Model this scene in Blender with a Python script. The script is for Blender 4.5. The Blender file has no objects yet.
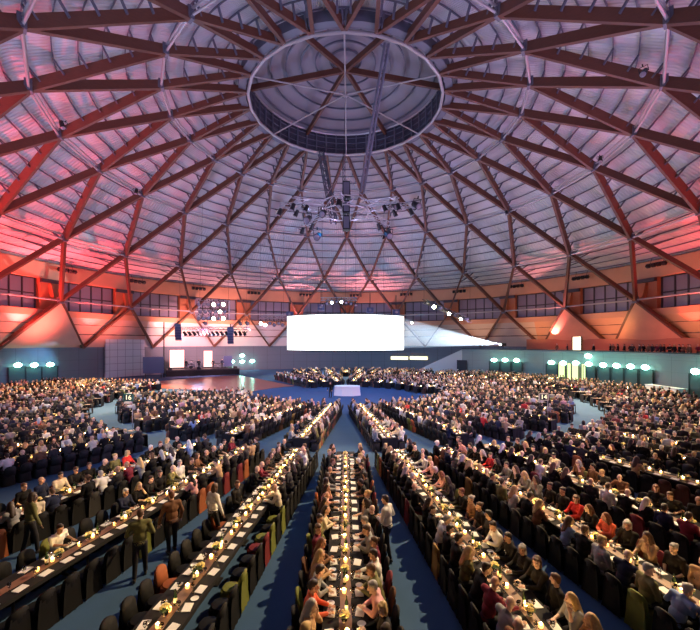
import bpy, bmesh, math, random
import numpy as np
from math import sin, cos, pi, radians as R_, atan2, sqrt
from mathutils import Vector, Matrix, Quaternion

random.seed(11)
S = bpy.context.scene
COL = S.collection
D = 43.0                      # camera to dome axis
CZ = 6.0                      # eye height
F, PX, PY = 381.7, 345.5, 342.6
NS = 24
ST = 2 * pi / NS
PH = 0.009
CEN = Vector((0, D, 0))


# ------------------------------------------------------------------ helpers
def pol(r, a, z=0.0):
    """a: clockwise from the far direction, about the dome axis"""
    return Vector((r * sin(a), D + r * cos(a), z))


def proj(p):
    y = max(p[1], 1e-3)
    return PX + F * p[0] / y, PY - F * (p[2] - CZ) / y


def at_depth(px, py, y):
    return Vector(((px - PX) / F * y, y, CZ + (PY - py) / F * y))


def at_cyl(px, py, r):
    t = (px - PX) / F
    A, B, C_ = 1 + t * t, -2 * D, D * D - r * r
    y = (-B + sqrt(B * B - 4 * A * C_)) / (2 * A)
    return Vector((t * y, y, CZ + (PY - py) / F * y))


class MB:
    def __init__(s):
        s.v, s.f, s.m = [], [], []

    def add(s, vs, fs, mat=0):
        b = len(s.v)
        s.v += [tuple(v) for v in vs]
        for f in fs:
            s.f.append(tuple(b + i for i in f))
            s.m.append(mat)
        return s

    def box(s, c, d, rot=None, mat=0, taper=1.0):
        c = Vector(c)
        vs = []
        for z in (-.5, .5):
            t = taper if z > 0 else 1.0
            for x, y in ((-.5, -.5), (.5, -.5), (.5, .5), (-.5, .5)):
                p = Vector((x * d[0] * t, y * d[1] * t, z * d[2]))
                vs.append(c + (rot @ p if rot else p))
        return s.add(vs, [(3, 2, 1, 0), (4, 5, 6, 7), (0, 1, 5, 4), (1, 2, 6, 5), (2, 3, 7, 6), (3, 0, 4, 7)], mat)

    def beam(s, p, q, w, h, up=(0, 0, 1), mat=0):
        p, q = Vector(p), Vector(q)
        d = q - p
        L = d.length
        d.normalize()
        x = d.cross(Vector(up))
        if x.length < 1e-4:
            x = d.cross(Vector((1, 0, 0)))
        x.normalize()
        u = x.cross(d)
        rot = Matrix((x, d, u)).transposed()
        return s.box((p + q) / 2, (w, L, h), rot, mat)

    def tube(s, pts, r, n=8, mat=0, cap=True, closed=False):
        pts = [Vector(p) for p in pts]
        N = len(pts)
        rs = r if isinstance(r, (list, tuple)) else [r] * N
        vs = []
        ref = None
        for i in range(N):
            if closed:
                t = pts[(i + 1) % N] - pts[i - 1]
            else:
                t = pts[min(i + 1, N - 1)] - pts[max(i - 1, 0)]
            t.normalize()
            if ref is None:
                ref = t.cross(Vector((0, 0, 1)))
                if ref.length < 1e-3:
                    ref = Vector((1, 0, 0))
            a = (ref - t * ref.dot(t)).normalized()
            ref = a
            b = t.cross(a)
            for k in range(n):
                an = 2 * pi * k / n
                vs.append(pts[i] + (a * cos(an) + b * sin(an)) * rs[i])
        fs = []
        for i in range(N if closed else N - 1):
            j = (i + 1) % N
            for k in range(n):
                l = (k + 1) % n
                fs.append((i * n + k, i * n + l, j * n + l, j * n + k))
        if cap and not closed:
            fs.append(tuple(range(n))[::-1])
            fs.append(tuple((N - 1) * n + k for k in range(n)))
        return s.add(vs, fs, mat)

    def lathe(s, prof, n=16, c=(0, 0, 0), mat=0, rot=None, sc=(1, 1)):
        c = Vector(c)
        vs, fs = [], []
        for (r, z) in prof:
            for k in range(n):
                a = 2 * pi * k / n
                p = Vector((r * cos(a) * sc[0], r * sin(a) * sc[1], z))
                vs.append(c + (rot @ p if rot else p))
        for i in range(len(prof) - 1):
            for k in range(n):
                l = (k + 1) % n
                fs.append((i * n + k, i * n + l, (i + 1) * n + l, (i + 1) * n + k))
        fs.append(tuple(range(n))[::-1])
        fs.append(tuple((len(prof) - 1) * n + k for k in range(n)))
        return s.add(vs, fs, mat)

    def ball(s, c, r, n=12, m=8, rot=None, mat=0):
        if not isinstance(r, (tuple, list)):
            r = (r, r, r)
        c = Vector(c)
        vs, fs = [], []
        P = lambda p: c + (rot @ p if rot else p)
        vs.append(P(Vector((0, 0, -r[2]))))
        for i in range(1, m):
            t = -pi / 2 + pi * i / m
            for k in range(n):
                a = 2 * pi * k / n
                vs.append(P(Vector((r[0] * cos(t) * cos(a), r[1] * cos(t) * sin(a), r[2] * sin(t)))))
        vs.append(P(Vector((0, 0, r[2]))))
        for k in range(n):
            fs.append((0, 1 + (k + 1) % n, 1 + k))
        for i in range(m - 2):
            for k in range(n):
                l = (k + 1) % n
                fs.append((1 + i * n + k, 1 + i * n + l, 1 + (i + 1) * n + l, 1 + (i + 1) * n + k))
        e = len(vs) - 1
        b = 1 + (m - 2) * n
        for k in range(n):
            fs.append((e, b + k, b + (k + 1) % n))
        return s.add(vs, fs, mat)

    def capsule(s, p, q, r1, r2, n=10):
        p, q = Vector(p), Vector(q)
        d = (q - p)
        L = d.length
        qn = Vector((0, 0, 1)).rotation_difference(d.normalized()).to_matrix()
        prof = []
        for i in range(0, 5):
            t = -pi / 2 + pi / 2 * i / 4
            prof.append((max(r1 * cos(t), 1e-4), r1 * sin(t)))
        for i in range(0, 5):
            t = pi / 2 * i / 4
            prof.append((max(r2 * cos(t), 1e-4), L + r2 * sin(t)))
        return s.lathe(prof, n, p, rot=qn)

    def mesh(s, name, mats, smooth=False):
        me = bpy.data.meshes.new(name)
        me.from_pydata(s.v, [], s.f)
        for m in (mats if isinstance(mats, (list, tuple)) else [mats]):
            me.materials.append(m)
        if any(s.m):
            me.polygons.foreach_set('material_index', s.m)
        if smooth:
            me.polygons.foreach_set('use_smooth', [True] * len(s.f))
        me.update()
        return me

    def obj(s, name, mats, parent=None, smooth=False):
        return link(name, s.mesh(name, mats, smooth), parent)


def link(name, me, parent=None):
    o = bpy.data.objects.new(name, me)
    COL.objects.link(o)
    if parent:
        o.parent = parent
    return o


def empty(name, loc=(0, 0, 0), rz=0.0):
    o = bpy.data.objects.new(name, None)
    COL.objects.link(o)
    o.location = loc
    o.rotation_euler = (0, 0, rz)
    o.empty_display_size = .2
    return o


def tag(o, label, cat, group=None, kind=None):
    o['label'] = label
    o['category'] = cat
    if group:
        o['group'] = group
    if kind:
        o['kind'] = kind
    return o


def struct(o, label, cat, group=None):
    return tag(o, label, cat, group, 'structure')


def dup(o):
    c = o.copy()
    COL.objects.link(c)
    for ch in KIDS.get(o.name, []):
        k = ch.copy()
        COL.objects.link(k)
        k.parent = c
        KIDS.setdefault(c.name, []).append(k)
        for g in KIDS.get(ch.name, []):
            h = g.copy()
            COL.objects.link(h)
            h.parent = k
            KIDS.setdefault(k.name, []).append(h)
    return c


KIDS = {}


def kid(o):
    KIDS.setdefault(o.parent.name, []).append(o)
    return o


# ------------------------------------------------------------------ materials
def mat(name, col, rough=.6, metal=0., spec=.5, emit=None, es=0., noise=0., nscale=8., bump=0., objcol=False, trans=0., alpha=1.):
    m = bpy.data.materials.new(name)
    m.use_nodes = True
    nt = m.node_tree
    b = nt.nodes['Principled BSDF']
    b.inputs['Base Color'].default_value = (*col, 1)
    b.inputs['Roughness'].default_value = rough
    b.inputs['Metallic'].default_value = metal
    b.inputs['Specular IOR Level'].default_value = spec
    if trans:
        b.inputs['Transmission Weight'].default_value = trans
    if emit:
        b.inputs['Emission Color'].default_value = (*emit, 1)
        b.inputs['Emission Strength'].default_value = es
    src = None
    if objcol:
        oi = nt.nodes.new('ShaderNodeObjectInfo')
        src = oi.outputs['Color']
    if noise or bump:
        tc = nt.nodes.new('ShaderNodeTexCoord')
        nz = nt.nodes.new('ShaderNodeTexNoise')
        nz.inputs['Scale'].default_value = nscale
        nz.inputs['Detail'].default_value = 4
        nt.links.new(tc.outputs['Object'], nz.inputs['Vector'])
        if noise:
            mr = nt.nodes.new('ShaderNodeMapRange')
            mr.inputs['To Min'].default_value = 1 - noise
            mr.inputs['To Max'].default_value = 1 + noise
            nt.links.new(nz.outputs['Fac'], mr.inputs['Value'])
            mx = nt.nodes.new('ShaderNodeMix')
            mx.data_type = 'RGBA'
            mx.blend_type = 'MULTIPLY'
            mx.inputs['Factor'].default_value = 1
            if src:
                nt.links.new(src, mx.inputs['A'])
            else:
                mx.inputs['A'].default_value = (*col, 1)
            nt.links.new(mr.outputs['Result'], mx.inputs['B'])
            src = mx.outputs['Result']
        if bump:
            bp = nt.nodes.new('ShaderNodeBump')
            bp.inputs['Strength'].default_value = bump
            bp.inputs['Distance'].default_value = .02
            nt.links.new(nz.outputs['Fac'], bp.inputs['Height'])
            nt.links.new(bp.outputs['Normal'], b.inputs['Normal'])
    if src:
        nt.links.new(src, b.inputs['Base Color'])
    return m


def roof_mat():
    m = mat('corrugated_roof_sheet', (.50, .50, .53), .45)
    nt = m.node_tree
    b = nt.nodes['Principled BSDF']
    tc = nt.nodes.new('ShaderNodeTexCoord')
    sp = nt.nodes.new('ShaderNodeSeparateXYZ')
    nt.links.new(tc.outputs['Object'], sp.inputs[0])
    an = nt.nodes.new('ShaderNodeMath'); an.operation = 'ARCTAN2'
    nt.links.new(sp.outputs['X'], an.inputs[0]); nt.links.new(sp.outputs['Y'], an.inputs[1])
    mu = nt.nodes.new('ShaderNodeMath'); mu.operation = 'MULTIPLY'; mu.inputs[1].default_value = 480
    nt.links.new(an.outputs[0], mu.inputs[0])
    si = nt.nodes.new('ShaderNodeMath'); si.operation = 'SINE'
    nt.links.new(mu.outputs[0], si.inputs[0])
    bp = nt.nodes.new('ShaderNodeBump'); bp.inputs['Strength'].default_value = .45; bp.inputs['Distance'].default_value = .06
    nt.links.new(si.outputs[0], bp.inputs['Height']); nt.links.new(bp.outputs['Normal'], b.inputs['Normal'])
    # sheet to sheet variation
    nz = nt.nodes.new('ShaderNodeTexNoise'); nz.inputs['Scale'].default_value = .18; nz.inputs['Detail'].default_value = 3
    nt.links.new(tc.outputs['Object'], nz.inputs['Vector'])
    cr = nt.nodes.new('ShaderNodeMapRange'); cr.inputs['To Min'].default_value = .8; cr.inputs['To Max'].default_value = 1.2
    nt.links.new(nz.outputs['Fac'], cr.inputs['Value'])
    mx = nt.nodes.new('ShaderNodeMix'); mx.data_type = 'RGBA'; mx.blend_type = 'MULTIPLY'; mx.inputs['Factor'].default_value = 1
    mx.inputs['A'].default_value = (.50, .50, .53, 1)
    nt.links.new(cr.outputs['Result'], mx.inputs['B'])
    nt.links.new(mx.outputs['Result'], b.inputs['Base Color'])
    return m


def timber_mat():
    m = mat('stained_laminated_timber', (.12, .035, .02), .5)
    nt = m.node_tree
    b = nt.nodes['Principled BSDF']
    tc = nt.nodes.new('ShaderNodeTexCoord')
    mp = nt.nodes.new('ShaderNodeMapping'); mp.inputs['Scale'].default_value = (6, .4, 6)
    nt.links.new(tc.outputs['Object'], mp.inputs[0])
    nz = nt.nodes.new('ShaderNodeTexNoise'); nz.inputs['Scale'].default_value = 2
    nt.links.new(mp.outputs[0], nz.inputs['Vector'])
    cr = nt.nodes.new('ShaderNodeValToRGB')
    cr.color_ramp.elements[0].color = (.08, .029, .016, 1); cr.color_ramp.elements[1].color = (.145, .05, .026, 1)
    nt.links.new(nz.outputs['Fac'], cr.inputs[0]); nt.links.new(cr.outputs[0], b.inputs['Base Color'])
    return m


def grid_mat(name, col, line, sx, sz, w=.03):
    """wall cladding: panels round the dome, joints from angle and height"""
    m = mat(name, col, .6)
    nt = m.node_tree
    b = nt.nodes['Principled BSDF']
    tc = nt.nodes.new('ShaderNodeTexCoord')
    sp = nt.nodes.new('ShaderNodeSeparateXYZ')
    nt.links.new(tc.outputs['Object'], sp.inputs[0])
    an = nt.nodes.new('ShaderNodeMath'); an.operation = 'ARCTAN2'
    nt.links.new(sp.outputs['X'], an.inputs[0]); nt.links.new(sp.outputs['Y'], an.inputs[1])
    outs = []
    for src, k in ((an.outputs[0], sx), (sp.outputs['Z'], sz)):
        mu = nt.nodes.new('ShaderNodeMath'); mu.operation = 'MULTIPLY'; mu.inputs[1].default_value = k
        nt.links.new(src, mu.inputs[0])
        fr = nt.nodes.new('ShaderNodeMath'); fr.operation = 'FRACT'
        nt.links.new(mu.outputs[0], fr.inputs[0])
        ls = nt.nodes.new('ShaderNodeMath'); ls.operation = 'LESS_THAN'; ls.inputs[1].default_value = w
        nt.links.new(fr.outputs[0], ls.inputs[0])
        outs.append(ls.outputs[0])
    mxm = nt.nodes.new('ShaderNodeMath'); mxm.operation = 'MAXIMUM'
    nt.links.new(outs[0], mxm.inputs[0]); nt.links.new(outs[1], mxm.inputs[1])
    mx = nt.nodes.new('ShaderNodeMix'); mx.data_type = 'RGBA'
    mx.inputs['A'].default_value = (*col, 1); mx.inputs['B'].default_value = (*line, 1)
    nt.links.new(mxm.outputs[0], mx.inputs['Factor'])
    nt.links.new(mx.outputs['Result'], b.inputs['Base Color'])
    return m


def attr_mat(name, rough=.7):
    m = mat(name, (.5, .5, .5), rough)
    nt = m.node_tree
    at = nt.nodes.new('ShaderNodeAttribute'); at.attribute_name = 'tint'
    nt.links.new(at.outputs['Color'], nt.nodes['Principled BSDF'].inputs['Base Color'])
    return m


def emis(name, col, st):
    m = bpy.data.materials.new(name); m.use_nodes = True
    nt = m.node_tree; nt.nodes.clear()
    e = nt.nodes.new('ShaderNodeEmission'); e.inputs[0].default_value = (*col, 1); e.inputs[1].default_value = st
    o = nt.nodes.new('ShaderNodeOutputMaterial'); nt.links.new(e.outputs[0], o.inputs[0])
    return m


M_roof = roof_mat()
M_timber = timber_mat()
M_steel = mat('galvanised_steel_tube', (.44, .41, .41), .4, .5)
M_purlin = mat('dark_painted_steel', (.13, .13, .165), .5, .2)
M_dark = mat('black_metal', (.015, .015, .018), .5, .3)
M_truss = mat('aluminium_truss', (.42, .42, .45), .35, .7)
M_orange = mat('orange_painted_board', (.55, .26, .14), .6, noise=.12, nscale=.6)
M_orange2 = mat('orange_plywood_panel', (.56, .27, .15), .55, noise=.15, nscale=.8)
M_pier = mat('rust_painted_pier', (.36, .12, .05), .6, noise=.1, nscale=.7)
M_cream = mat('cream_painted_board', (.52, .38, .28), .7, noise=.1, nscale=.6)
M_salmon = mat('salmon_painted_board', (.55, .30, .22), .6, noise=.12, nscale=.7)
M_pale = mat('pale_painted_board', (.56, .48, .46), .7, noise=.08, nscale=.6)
M_wall = grid_mat('grey_panel_cladding', (.10, .115, .14), (.05, .055, .07), 24 / (2 * pi) * 4, .62, .02)
M_grid = grid_mat('pale_gridded_door', (.45, .45, .47), (.2, .19, .2), 24 / (2 * pi) * 9, .85, .06)
M_gall = grid_mat('gallery_front_cladding', (.19, .21, .215), (.11, .13, .135), 24 / (2 * pi) * 3, .75, .015)
M_glass = mat('dark_tinted_glazing', (.20, .175, .225), .3, 0, .6)
M_mull = mat('dark_window_frame', (.04, .03, .035), .5)
M_carpet = mat('blue_grey_carpet', (.05, .104, .205), .95, spec=.1, noise=.10, nscale=1.3, bump=.25)
M_dance = mat('polished_red_timber_dance_floor', (.34, .09, .055), .28, noise=.2, nscale=1.5)
M_black = mat('black_cloth', (.012, .012, .014), .8, spec=.2, noise=.2, nscale=6)
M_runner = mat('brown_organza_runner', (.20, .10, .055), .5, noise=.25, nscale=14)
M_white = mat('white_card', (.82, .82, .80), .6)
M_linen = mat('white_linen_cloth', (.78, .80, .82), .7)
M_glassw = mat('clear_glass', (.95, .95, .95), .04, trans=.0, spec=.8)
M_glassw = mat('clear_glass_vessel', (.9, .92, .92), .03, trans=1.0)
M_bottle = mat('dark_green_bottle_glass', (.02, .05, .02), .08, spec=.7)
M_foil = mat('bottle_label_paper', (.7, .66, .5), .6)
M_wax = mat('ivory_candle_wax', (.8, .7, .5), .4)
M_amber = mat('amber_glass_holder', (.75, .42, .12), .15, emit=(1, .5, .12), es=3.5)  # candle glow added as emission of the holder glass
M_flame = emis('candle_flame', (1, .58, .18), 700)
M_petal = mat('yellow_petals', (.88, .74, .30), .6, noise=.2, nscale=30)
M_petalw = mat('cream_petals', (.85, .78, .6), .6)
M_leaf = mat('dark_leaves', (.06, .13, .04), .6)
M_skin = mat('skin', (.6, .4, .3), .5, objcol=True)
M_hair = mat('hair', (.1, .06, .03), .55, objcol=True, noise=.3, nscale=40)
M_top = mat('garment_cloth', (.5, .5, .5), .8, objcol=True, noise=.12, nscale=9, spec=.2)
M_trou = mat('dark_trouser_cloth', (.025, .025, .03), .85, spec=.2)
M_eye = mat('eye_dark', (.03, .02, .02), .3)
M_lip = mat('lips', (.45, .17, .15), .5)
M_shoe = mat('black_shoe_leather', (.02, .02, .02), .4)
M_cover = mat('chair_cover_cloth', (.1, .1, .1), .75, objcol=True, noise=.15, nscale=7, spec=.25)
M_crowd = attr_mat('crowd_clothes_and_skin')
M_seats = attr_mat('crowd_chair_cloth')
M_screen = emis('bright_projection_screen', (.93, .97, 1.0), 3.2)
M_green = emis('green_lamp_diffuser', (.45, 1.0, .80), 16)
M_lampw = emis('warm_white_lamp_lens', (1, .88, .55), 60)
M_lampb = emis('cool_white_lamp_lens', (.7, .85, 1), 25)
M_yellow = emis('pale_yellow_lit_sign', (1, .9, .55), 2.2)
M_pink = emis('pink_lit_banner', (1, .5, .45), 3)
M_door = emis('lit_doorway_interior', (1, .86, .6), 2.6)
M_doorg = emis('yellow_green_lit_doorway', (.85, 1, .45), 1.6)
M_digits = emis('glowing_number', (1, .92, .6), 1.6)
M_backdrop = mat('pale_stage_backdrop', (.75, .7, .7), .7)
M_teal = mat('dark_teal_door', (.03, .05, .05), .5)
M_bluescr = mat('dark_blue_screen', (.05, .07, .16), .3)
M_brown = mat('brown_rail', (.12, .05, .03), .6)

# ------------------------------------------------------------------ camera
cam = bpy.data.cameras.new('camera')
camo = bpy.data.objects.new('camera', cam)
COL.objects.link(camo)
camo.location = (0, 0, CZ)
camo.rotation_euler = (pi / 2, 0, 0)
cam.sensor_width = 36
cam.lens = F / 700 * 36
cam.shift_x = (350 - PX) / 700
cam.shift_y = (PY - 315) / 700
cam.clip_end = 400
S.camera = camo

# ------------------------------------------------------------------ shell
LEV = [(42.0, 11.98), (35.7, 19.16), (27.9, 25.65), (18.75, 30.3), (10.75, 32.36)]
BASE = (45.7, 5.2)
ROOF = [(44.6, 17.6), (36.5, 20.35), (28.7, 26.75), (19.15, 31.5), (11.3, 33.5)]


def revolve(prof, n=96, a0=0., a1=2 * pi):
    mb = MB()
    full = abs(a1 - a0 - 2 * pi) < 1e-6
    N = n if full else n + 1
    vs = []
    for r, z in prof:
        for k in range(N):
            a = a0 + (a1 - a0) * k / n
            vs.append((r * sin(a), r * cos(a), z))
    fs = []
    for i in range(len(prof) - 1):
        for k in range(n):
            l = (k + 1) % N
            fs.append((i * N + k, i * N + l, (i + 1) * N + l, (i + 1) * N + k))
    mb.add(vs, fs)
    return mb


def smooth_prof(pr, n=6):
    out = []
    for i in range(len(pr) - 1):
        for k in range(n):
            t = k / n
            out.append((pr[i][0] * (1 - t) + pr[i + 1][0] * t, pr[i][1] * (1 - t) + pr[i + 1][1] * t))
    out.append(pr[-1])
    return out


def at_c(o):
    o.location = CEN
    return o


fl = MB()
fl.lathe([(0.01, -.3), (47.5, -.3), (47.5, 0.0), (0.01, 0.0)], 96)
struct(at_c(fl.obj('floor', M_carpet)), 'blue carpeted floor of the round hall', 'floor')

rf = revolve(ROOF + [(11.3, 33.9), (19.3, 32.0), (28.9, 27.2), (36.7, 20.8), (44.9, 18.0), (44.6, 17.6)], 144)
struct(at_c(rf.obj('ceiling', M_roof)), 'pale corrugated domed ceiling sheet above the timber lattice', 'ceiling')

# purlin hoops with the short posts that stand on the timbers
zones = [((44.6, 17.6), (36.5, 20.35), 5, (42.0, 11.98), (35.7, 19.16)),
         ((36.5, 20.35), (28.7, 26.75), 6, LEV[1], LEV[2]),
         ((28.7, 26.75), (19.15, 31.5), 6, LEV[2], LEV[3]),
         ((19.15, 31.5), (11.3, 33.5), 5, LEV[3], LEV[4])]
for zi, (A, B, n, ta, tb) in enumerate(zones):
    for i in range(n):
        t = (i + .5) / n
        r, z = A[0] + (B[0] - A[0]) * t - .02, A[1] + (B[1] - A[1]) * t - .16
        mb = MB()
        prof = [(r - .04, z - .04), (r + .04, z - .04), (r + .04, z + .09), (r - .04, z + .09), (r - .04, z - .04)]
        rv = revolve(prof, 96)
        mb.add(rv.v, rv.f)
        # posts onto the timbers
        if zi == 0:
            tt = 1 - (1 - t) * .42
        else:
            tt = t
        tr, tz = ta[0] + (tb[0] - ta[0]) * tt, ta[1] + (tb[1] - ta[1]) * tt
        if zi > 0 or t > .45:
            for k in range(NS):
                for h in (-1, 1):
                    a = PH + ST * (k + (zi % 2) * .5) + h * ST / 2 * tt
                    mb.beam((tr * sin(a), tr * cos(a), tz), (r * sin(a), r * cos(a), z), .12, .18, (sin(a + 1.57), cos(a + 1.57), 0))
        struct(at_c(mb.obj('roof_purlin', M_purlin)), 'dark steel purlin hoop under the pale roof sheeting', 'purlin', 'roof purlin hoops')

# lattice timbers: one mesh per tier and hand, turned about the axis


def P3(r, a, z):
    return Vector((r * sin(a), r * cos(a), z))


for i in range(4):
    (r0, z0), (r1, z1) = LEV[i], LEV[i + 1]
    for h in (-1, 1):
        p, q = P3(r0, 0, z0), P3(r1, h * ST / 2, z1)
        if i == 3:
            q = P3(r1 + .15, h * ST / 2 * .93, z1 + .25)
        mid = (p + q) / 2
        nrm = Vector((mid.x, mid.y, 0)).normalized() * (z1 - z0) + Vector((0, 0, r0 - r1))
        me = MB().beam(p, q, .32, [.62, .8, .8, .66][i], nrm).mesh('ceiling_beam', M_timber)
        for k in range(NS):
            a = PH + ST * (k + (i % 2) * .5)
            o = link('ceiling_beam', me)
            o.location = CEN
            o.rotation_euler = (0, 0, -a)
            struct(o, 'dark red laminated timber beam of the dome lattice', 'beam', 'timber beams of tier %s' % ['one', 'two', 'three', 'four'][i])
    # steel plates at the joints
    pl = MB()
    pl.box(P3(r0, 0, z0), (.6, .5, .9)).box(P3(r0, 0, z0 - .1), (.9, .16, .5))
    me = pl.mesh('joint_plate', M_purlin)
    for k in range(NS):
        o = link('joint_plate', me)
        o.location = CEN
        o.rotation_euler = (0, 0, -(PH + ST * (k + (i % 2) * .5)))
        struct(o, 'dark steel joint plate where dome timbers cross', 'joint plate', 'joint plates of the lattice')

for i in range(4):
    r, z = LEV[i]
    mb = MB()
    for dz, dr in (((.28, .0), (-.22, .0)) if i else ((0, 0),)):
        mb.tube([P3(r + dr, PH + ST * (k + (i % 2) * .5), z + dz) for k in range(NS)], .10 if i else .11, 8, closed=True)
    struct(at_c(mb.obj('ring_tie', M_steel)), ['steel ring tie through the leg tops, lowest of four', 'double steel ring tie, second from the bottom', 'double steel ring tie, third from the bottom', 'double steel ring tie nearest the oculus'][i], 'ring tie')

# legs below the lowest ring, and infill triangles
for h in (-1, 1):
    p, q = P3(LEV[0][0], 0, LEV[0][1]), P3(BASE[0] - .3, h * ST / 2, BASE[1])
    me = MB().beam(p, q, .3, .62, (0, 1, .4)).mesh('leg_strut', M_timber)
    for k in range(NS):
        o = link('leg_strut', me)
        o.location = CEN
        o.rotation_euler = (0, 0, -(PH + ST * k))
        struct(o, 'sloping timber leg carrying the dome to the upper ledge', 'strut', 'sloping dome legs')
tri = MB()
a_, b_, c_ = P3(42.0, 0, 11.6), P3(45.0, -ST / 2 * .97, 5.7), P3(45.0, ST / 2 * .97, 5.7)
n_ = (b_ - a_).cross(c_ - a_).normalized() * .12
tri.add([a_, b_, c_, a_ + n_, b_ + n_, c_ + n_], [(0, 1, 2), (5, 4, 3), (0, 3, 4, 1), (1, 4, 5, 2), (2, 5, 3, 0)])
me = tri.mesh('infill_panel', M_orange2)
me2 = tri.mesh('infill_panel', M_salmon)
for k in (-7, -6, -5, 4, 5, 6, 7):
    o = link('infill_panel', me if k > 0 else me2)
    o.location = CEN
    o.rotation_euler = (0, 0, -(PH + ST * k))
    struct(o, ('orange' if k > 0 else 'salmon') + ' triangular panel between two sloping dome legs', 'panel', 'triangular leg panels')

# upper wall: fascia, windows, piers, ledge, sloped board
fas = revolve([(44.3, 15.1), (44.1, 15.1), (44.1, 17.4), (45.2, 17.8), (45.2, 15.1), (44.3, 15.1)], 144)
struct(at_c(fas.obj('trim_1', M_orange)), 'orange fascia band along the top of the upper wall', 'fascia')
led = revolve([(45.2, 10.7), (43.9, 10.7), (43.9, 9.8), (45.2, 9.8), (45.2, 10.7)], 144)
struct(at_c(led.obj('trim_2', M_orange)), 'orange ledge under the ring of windows', 'ledge')
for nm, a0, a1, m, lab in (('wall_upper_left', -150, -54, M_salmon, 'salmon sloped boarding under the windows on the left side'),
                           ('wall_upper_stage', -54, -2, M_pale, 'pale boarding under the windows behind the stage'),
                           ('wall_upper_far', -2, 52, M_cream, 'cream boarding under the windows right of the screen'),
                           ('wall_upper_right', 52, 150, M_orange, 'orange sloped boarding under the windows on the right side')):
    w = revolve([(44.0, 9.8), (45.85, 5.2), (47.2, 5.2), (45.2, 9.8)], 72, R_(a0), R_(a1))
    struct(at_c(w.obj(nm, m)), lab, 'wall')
for i, z in enumerate((8.7, 7.2)):
    rl = revolve([(44.3 + (9.8 - z) * .38, z), (44.0 + (9.8 - z) * .38, z), (44.0 + (9.8 - z) * .38, z + .22), (44.3 + (9.8 - z) * .38, z + .22), (44.3 + (9.8 - z) * .38, z)], 96)
    struct(at_c(rl.obj('trim_%d' % (3 + i), M_brown)), ['upper', 'lower'][i] + ' brown rail along the sloped boarding behind the legs', 'rail')

wfr, wpn = MB(), MB()
RW = 44.75
half = ST / 2 * .73
NM = 5
for j in range(NM + 1):
    a = -half + 2 * half * j / NM
    wfr.beam(P3(RW, a, 10.7), P3(RW, a, 15.1), .16, .18, (sin(a), cos(a), 0))
for z in (10.78, 12.9, 15.02):
    wfr.tube([P3(RW, -half + 2 * half * j / 8, z) for j in range(9)], .08, 4)
vs, fs = [], []
for j in range(9):
    a = -half + 2 * half * j / 8
    vs += [P3(RW + .06, a, 10.7), P3(RW + .06, a, 15.1), P3(RW + .1, a, 10.7), P3(RW + .1, a, 15.1)]
for j in range(8):
    b = j * 4
    fs += [(b, b + 1, b + 5, b + 4), (b + 2, b + 6, b + 7, b + 3), (b + 1, b + 3, b + 7, b + 5), (b, b + 4, b + 6, b + 2)]
wpn.add(vs, fs)
mf, mp_ = wfr.mesh('window_frame', M_mull), wpn.mesh('window_pane', M_glass)
pier = MB()
pier.box(P3(44.6, 0, 12.9), (2.9, 1.3, 4.4))
pier.box(P3(43.75, 0, 14.75), (2.9, .5, .5), None, 1)  # dark box stands in for the shading at the pier top
pier.box(P3(43.6, 0, 13.3), (.4, .7, 2.2), Matrix.Rotation(-.3, 3, 'X'), 0)
mpier = pier.mesh('pier', [M_pier, M_mull])
nw = 0
for k in range(-10, 10):
    nw += 1
    o = link('window_%d' % nw, mf)
    o.location = CEN
    o.rotation_euler = (0, 0, -(PH + ST * (k + .5)))
    struct(o, 'tinted window bay with dark mullions between two rust piers', 'window', 'window bays of the upper wall')
    link('pane', mp_, o)
    o = link('wall_pier', mpier)
    o.location = CEN
    o.rotation_euler = (0, 0, -(PH + ST * k))
    struct(o, 'rust coloured pier between two tinted window bays', 'pier', 'rust piers between the windows')
# gap filler behind windows/piers so that the shell is closed
bk = revolve([(45.2, 9.7), (45.2, 15.3), (45.4, 15.3), (45.4, 9.7)], 96)
struct(at_c(bk.obj('wall_back', M_mull)), 'dark backing wall behind the window bays', 'wall')

# lower wall
GA0, GA1 = 37.0, 118.0        # the gallery's angles
for nm, a0, a1, lab in (('wall_left', -180, -30, 'blue grey panelled lower wall on the left and behind the stage'), ('wall_far', -30, 40, 'blue grey panelled lower wall at the far end below the screen'), ('wall_right', 40, 180, 'grey lower wall behind the gallery')):
    w = revolve([(45.8, 0), (45.8, 5.25), (47.2, 5.25), (47.2, 0)], 80, R_(a0), R_(a1))
    struct(at_c(w.obj(nm, M_wall)), lab, 'wall')
gf = revolve([(36.7, 0), (36.7, 4.45), (36.5, 4.5), (36.5, 4.75), (36.95, 4.75), (36.95, 4.05), (45.8, 4.05), (45.8, 0)], 60, R_(GA0), R_(GA1))
struct(at_c(gf.obj('wall_gallery', M_gall)), 'grey gallery front with a dark capping above the green lamps', 'wall')
cp = revolve([(36.45, 4.76), (37.0, 4.76), (37.0, 4.9), (36.45, 4.9), (36.45, 4.76)], 60, R_(GA0), R_(GA1))
struct(at_c(cp.obj('trim_5', M_dark)), 'dark handrail capping along the gallery front', 'trim')
# stair flank at the start of the gallery
A = pol(36.7, R_(GA0), 0); B = pol(36.7, R_(GA0 - 12.5), 0)
st = MB()
dv = (A - CEN).normalized() * .35
for s_ in (0, 1):
    o_ = dv * s_
    st.v += [tuple(A + o_), tuple(B + o_), tuple(B + o_ + Vector((0, 0, .9))), tuple(A + o_ + Vector((0, 0, 4.7)))]
st.f += [(3, 2, 1, 0), (4, 5, 6, 7), (0, 1, 5, 4), (1, 2, 6, 5), (2, 3, 7, 6), (3, 0, 4, 7)]
st.m += [0] * 6
struct(st.obj('wall_stair', mat('pale_stair_board', (.42, .43, .44), .7)), 'pale sloping side wall of the stair up to the gallery', 'wall')

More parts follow.
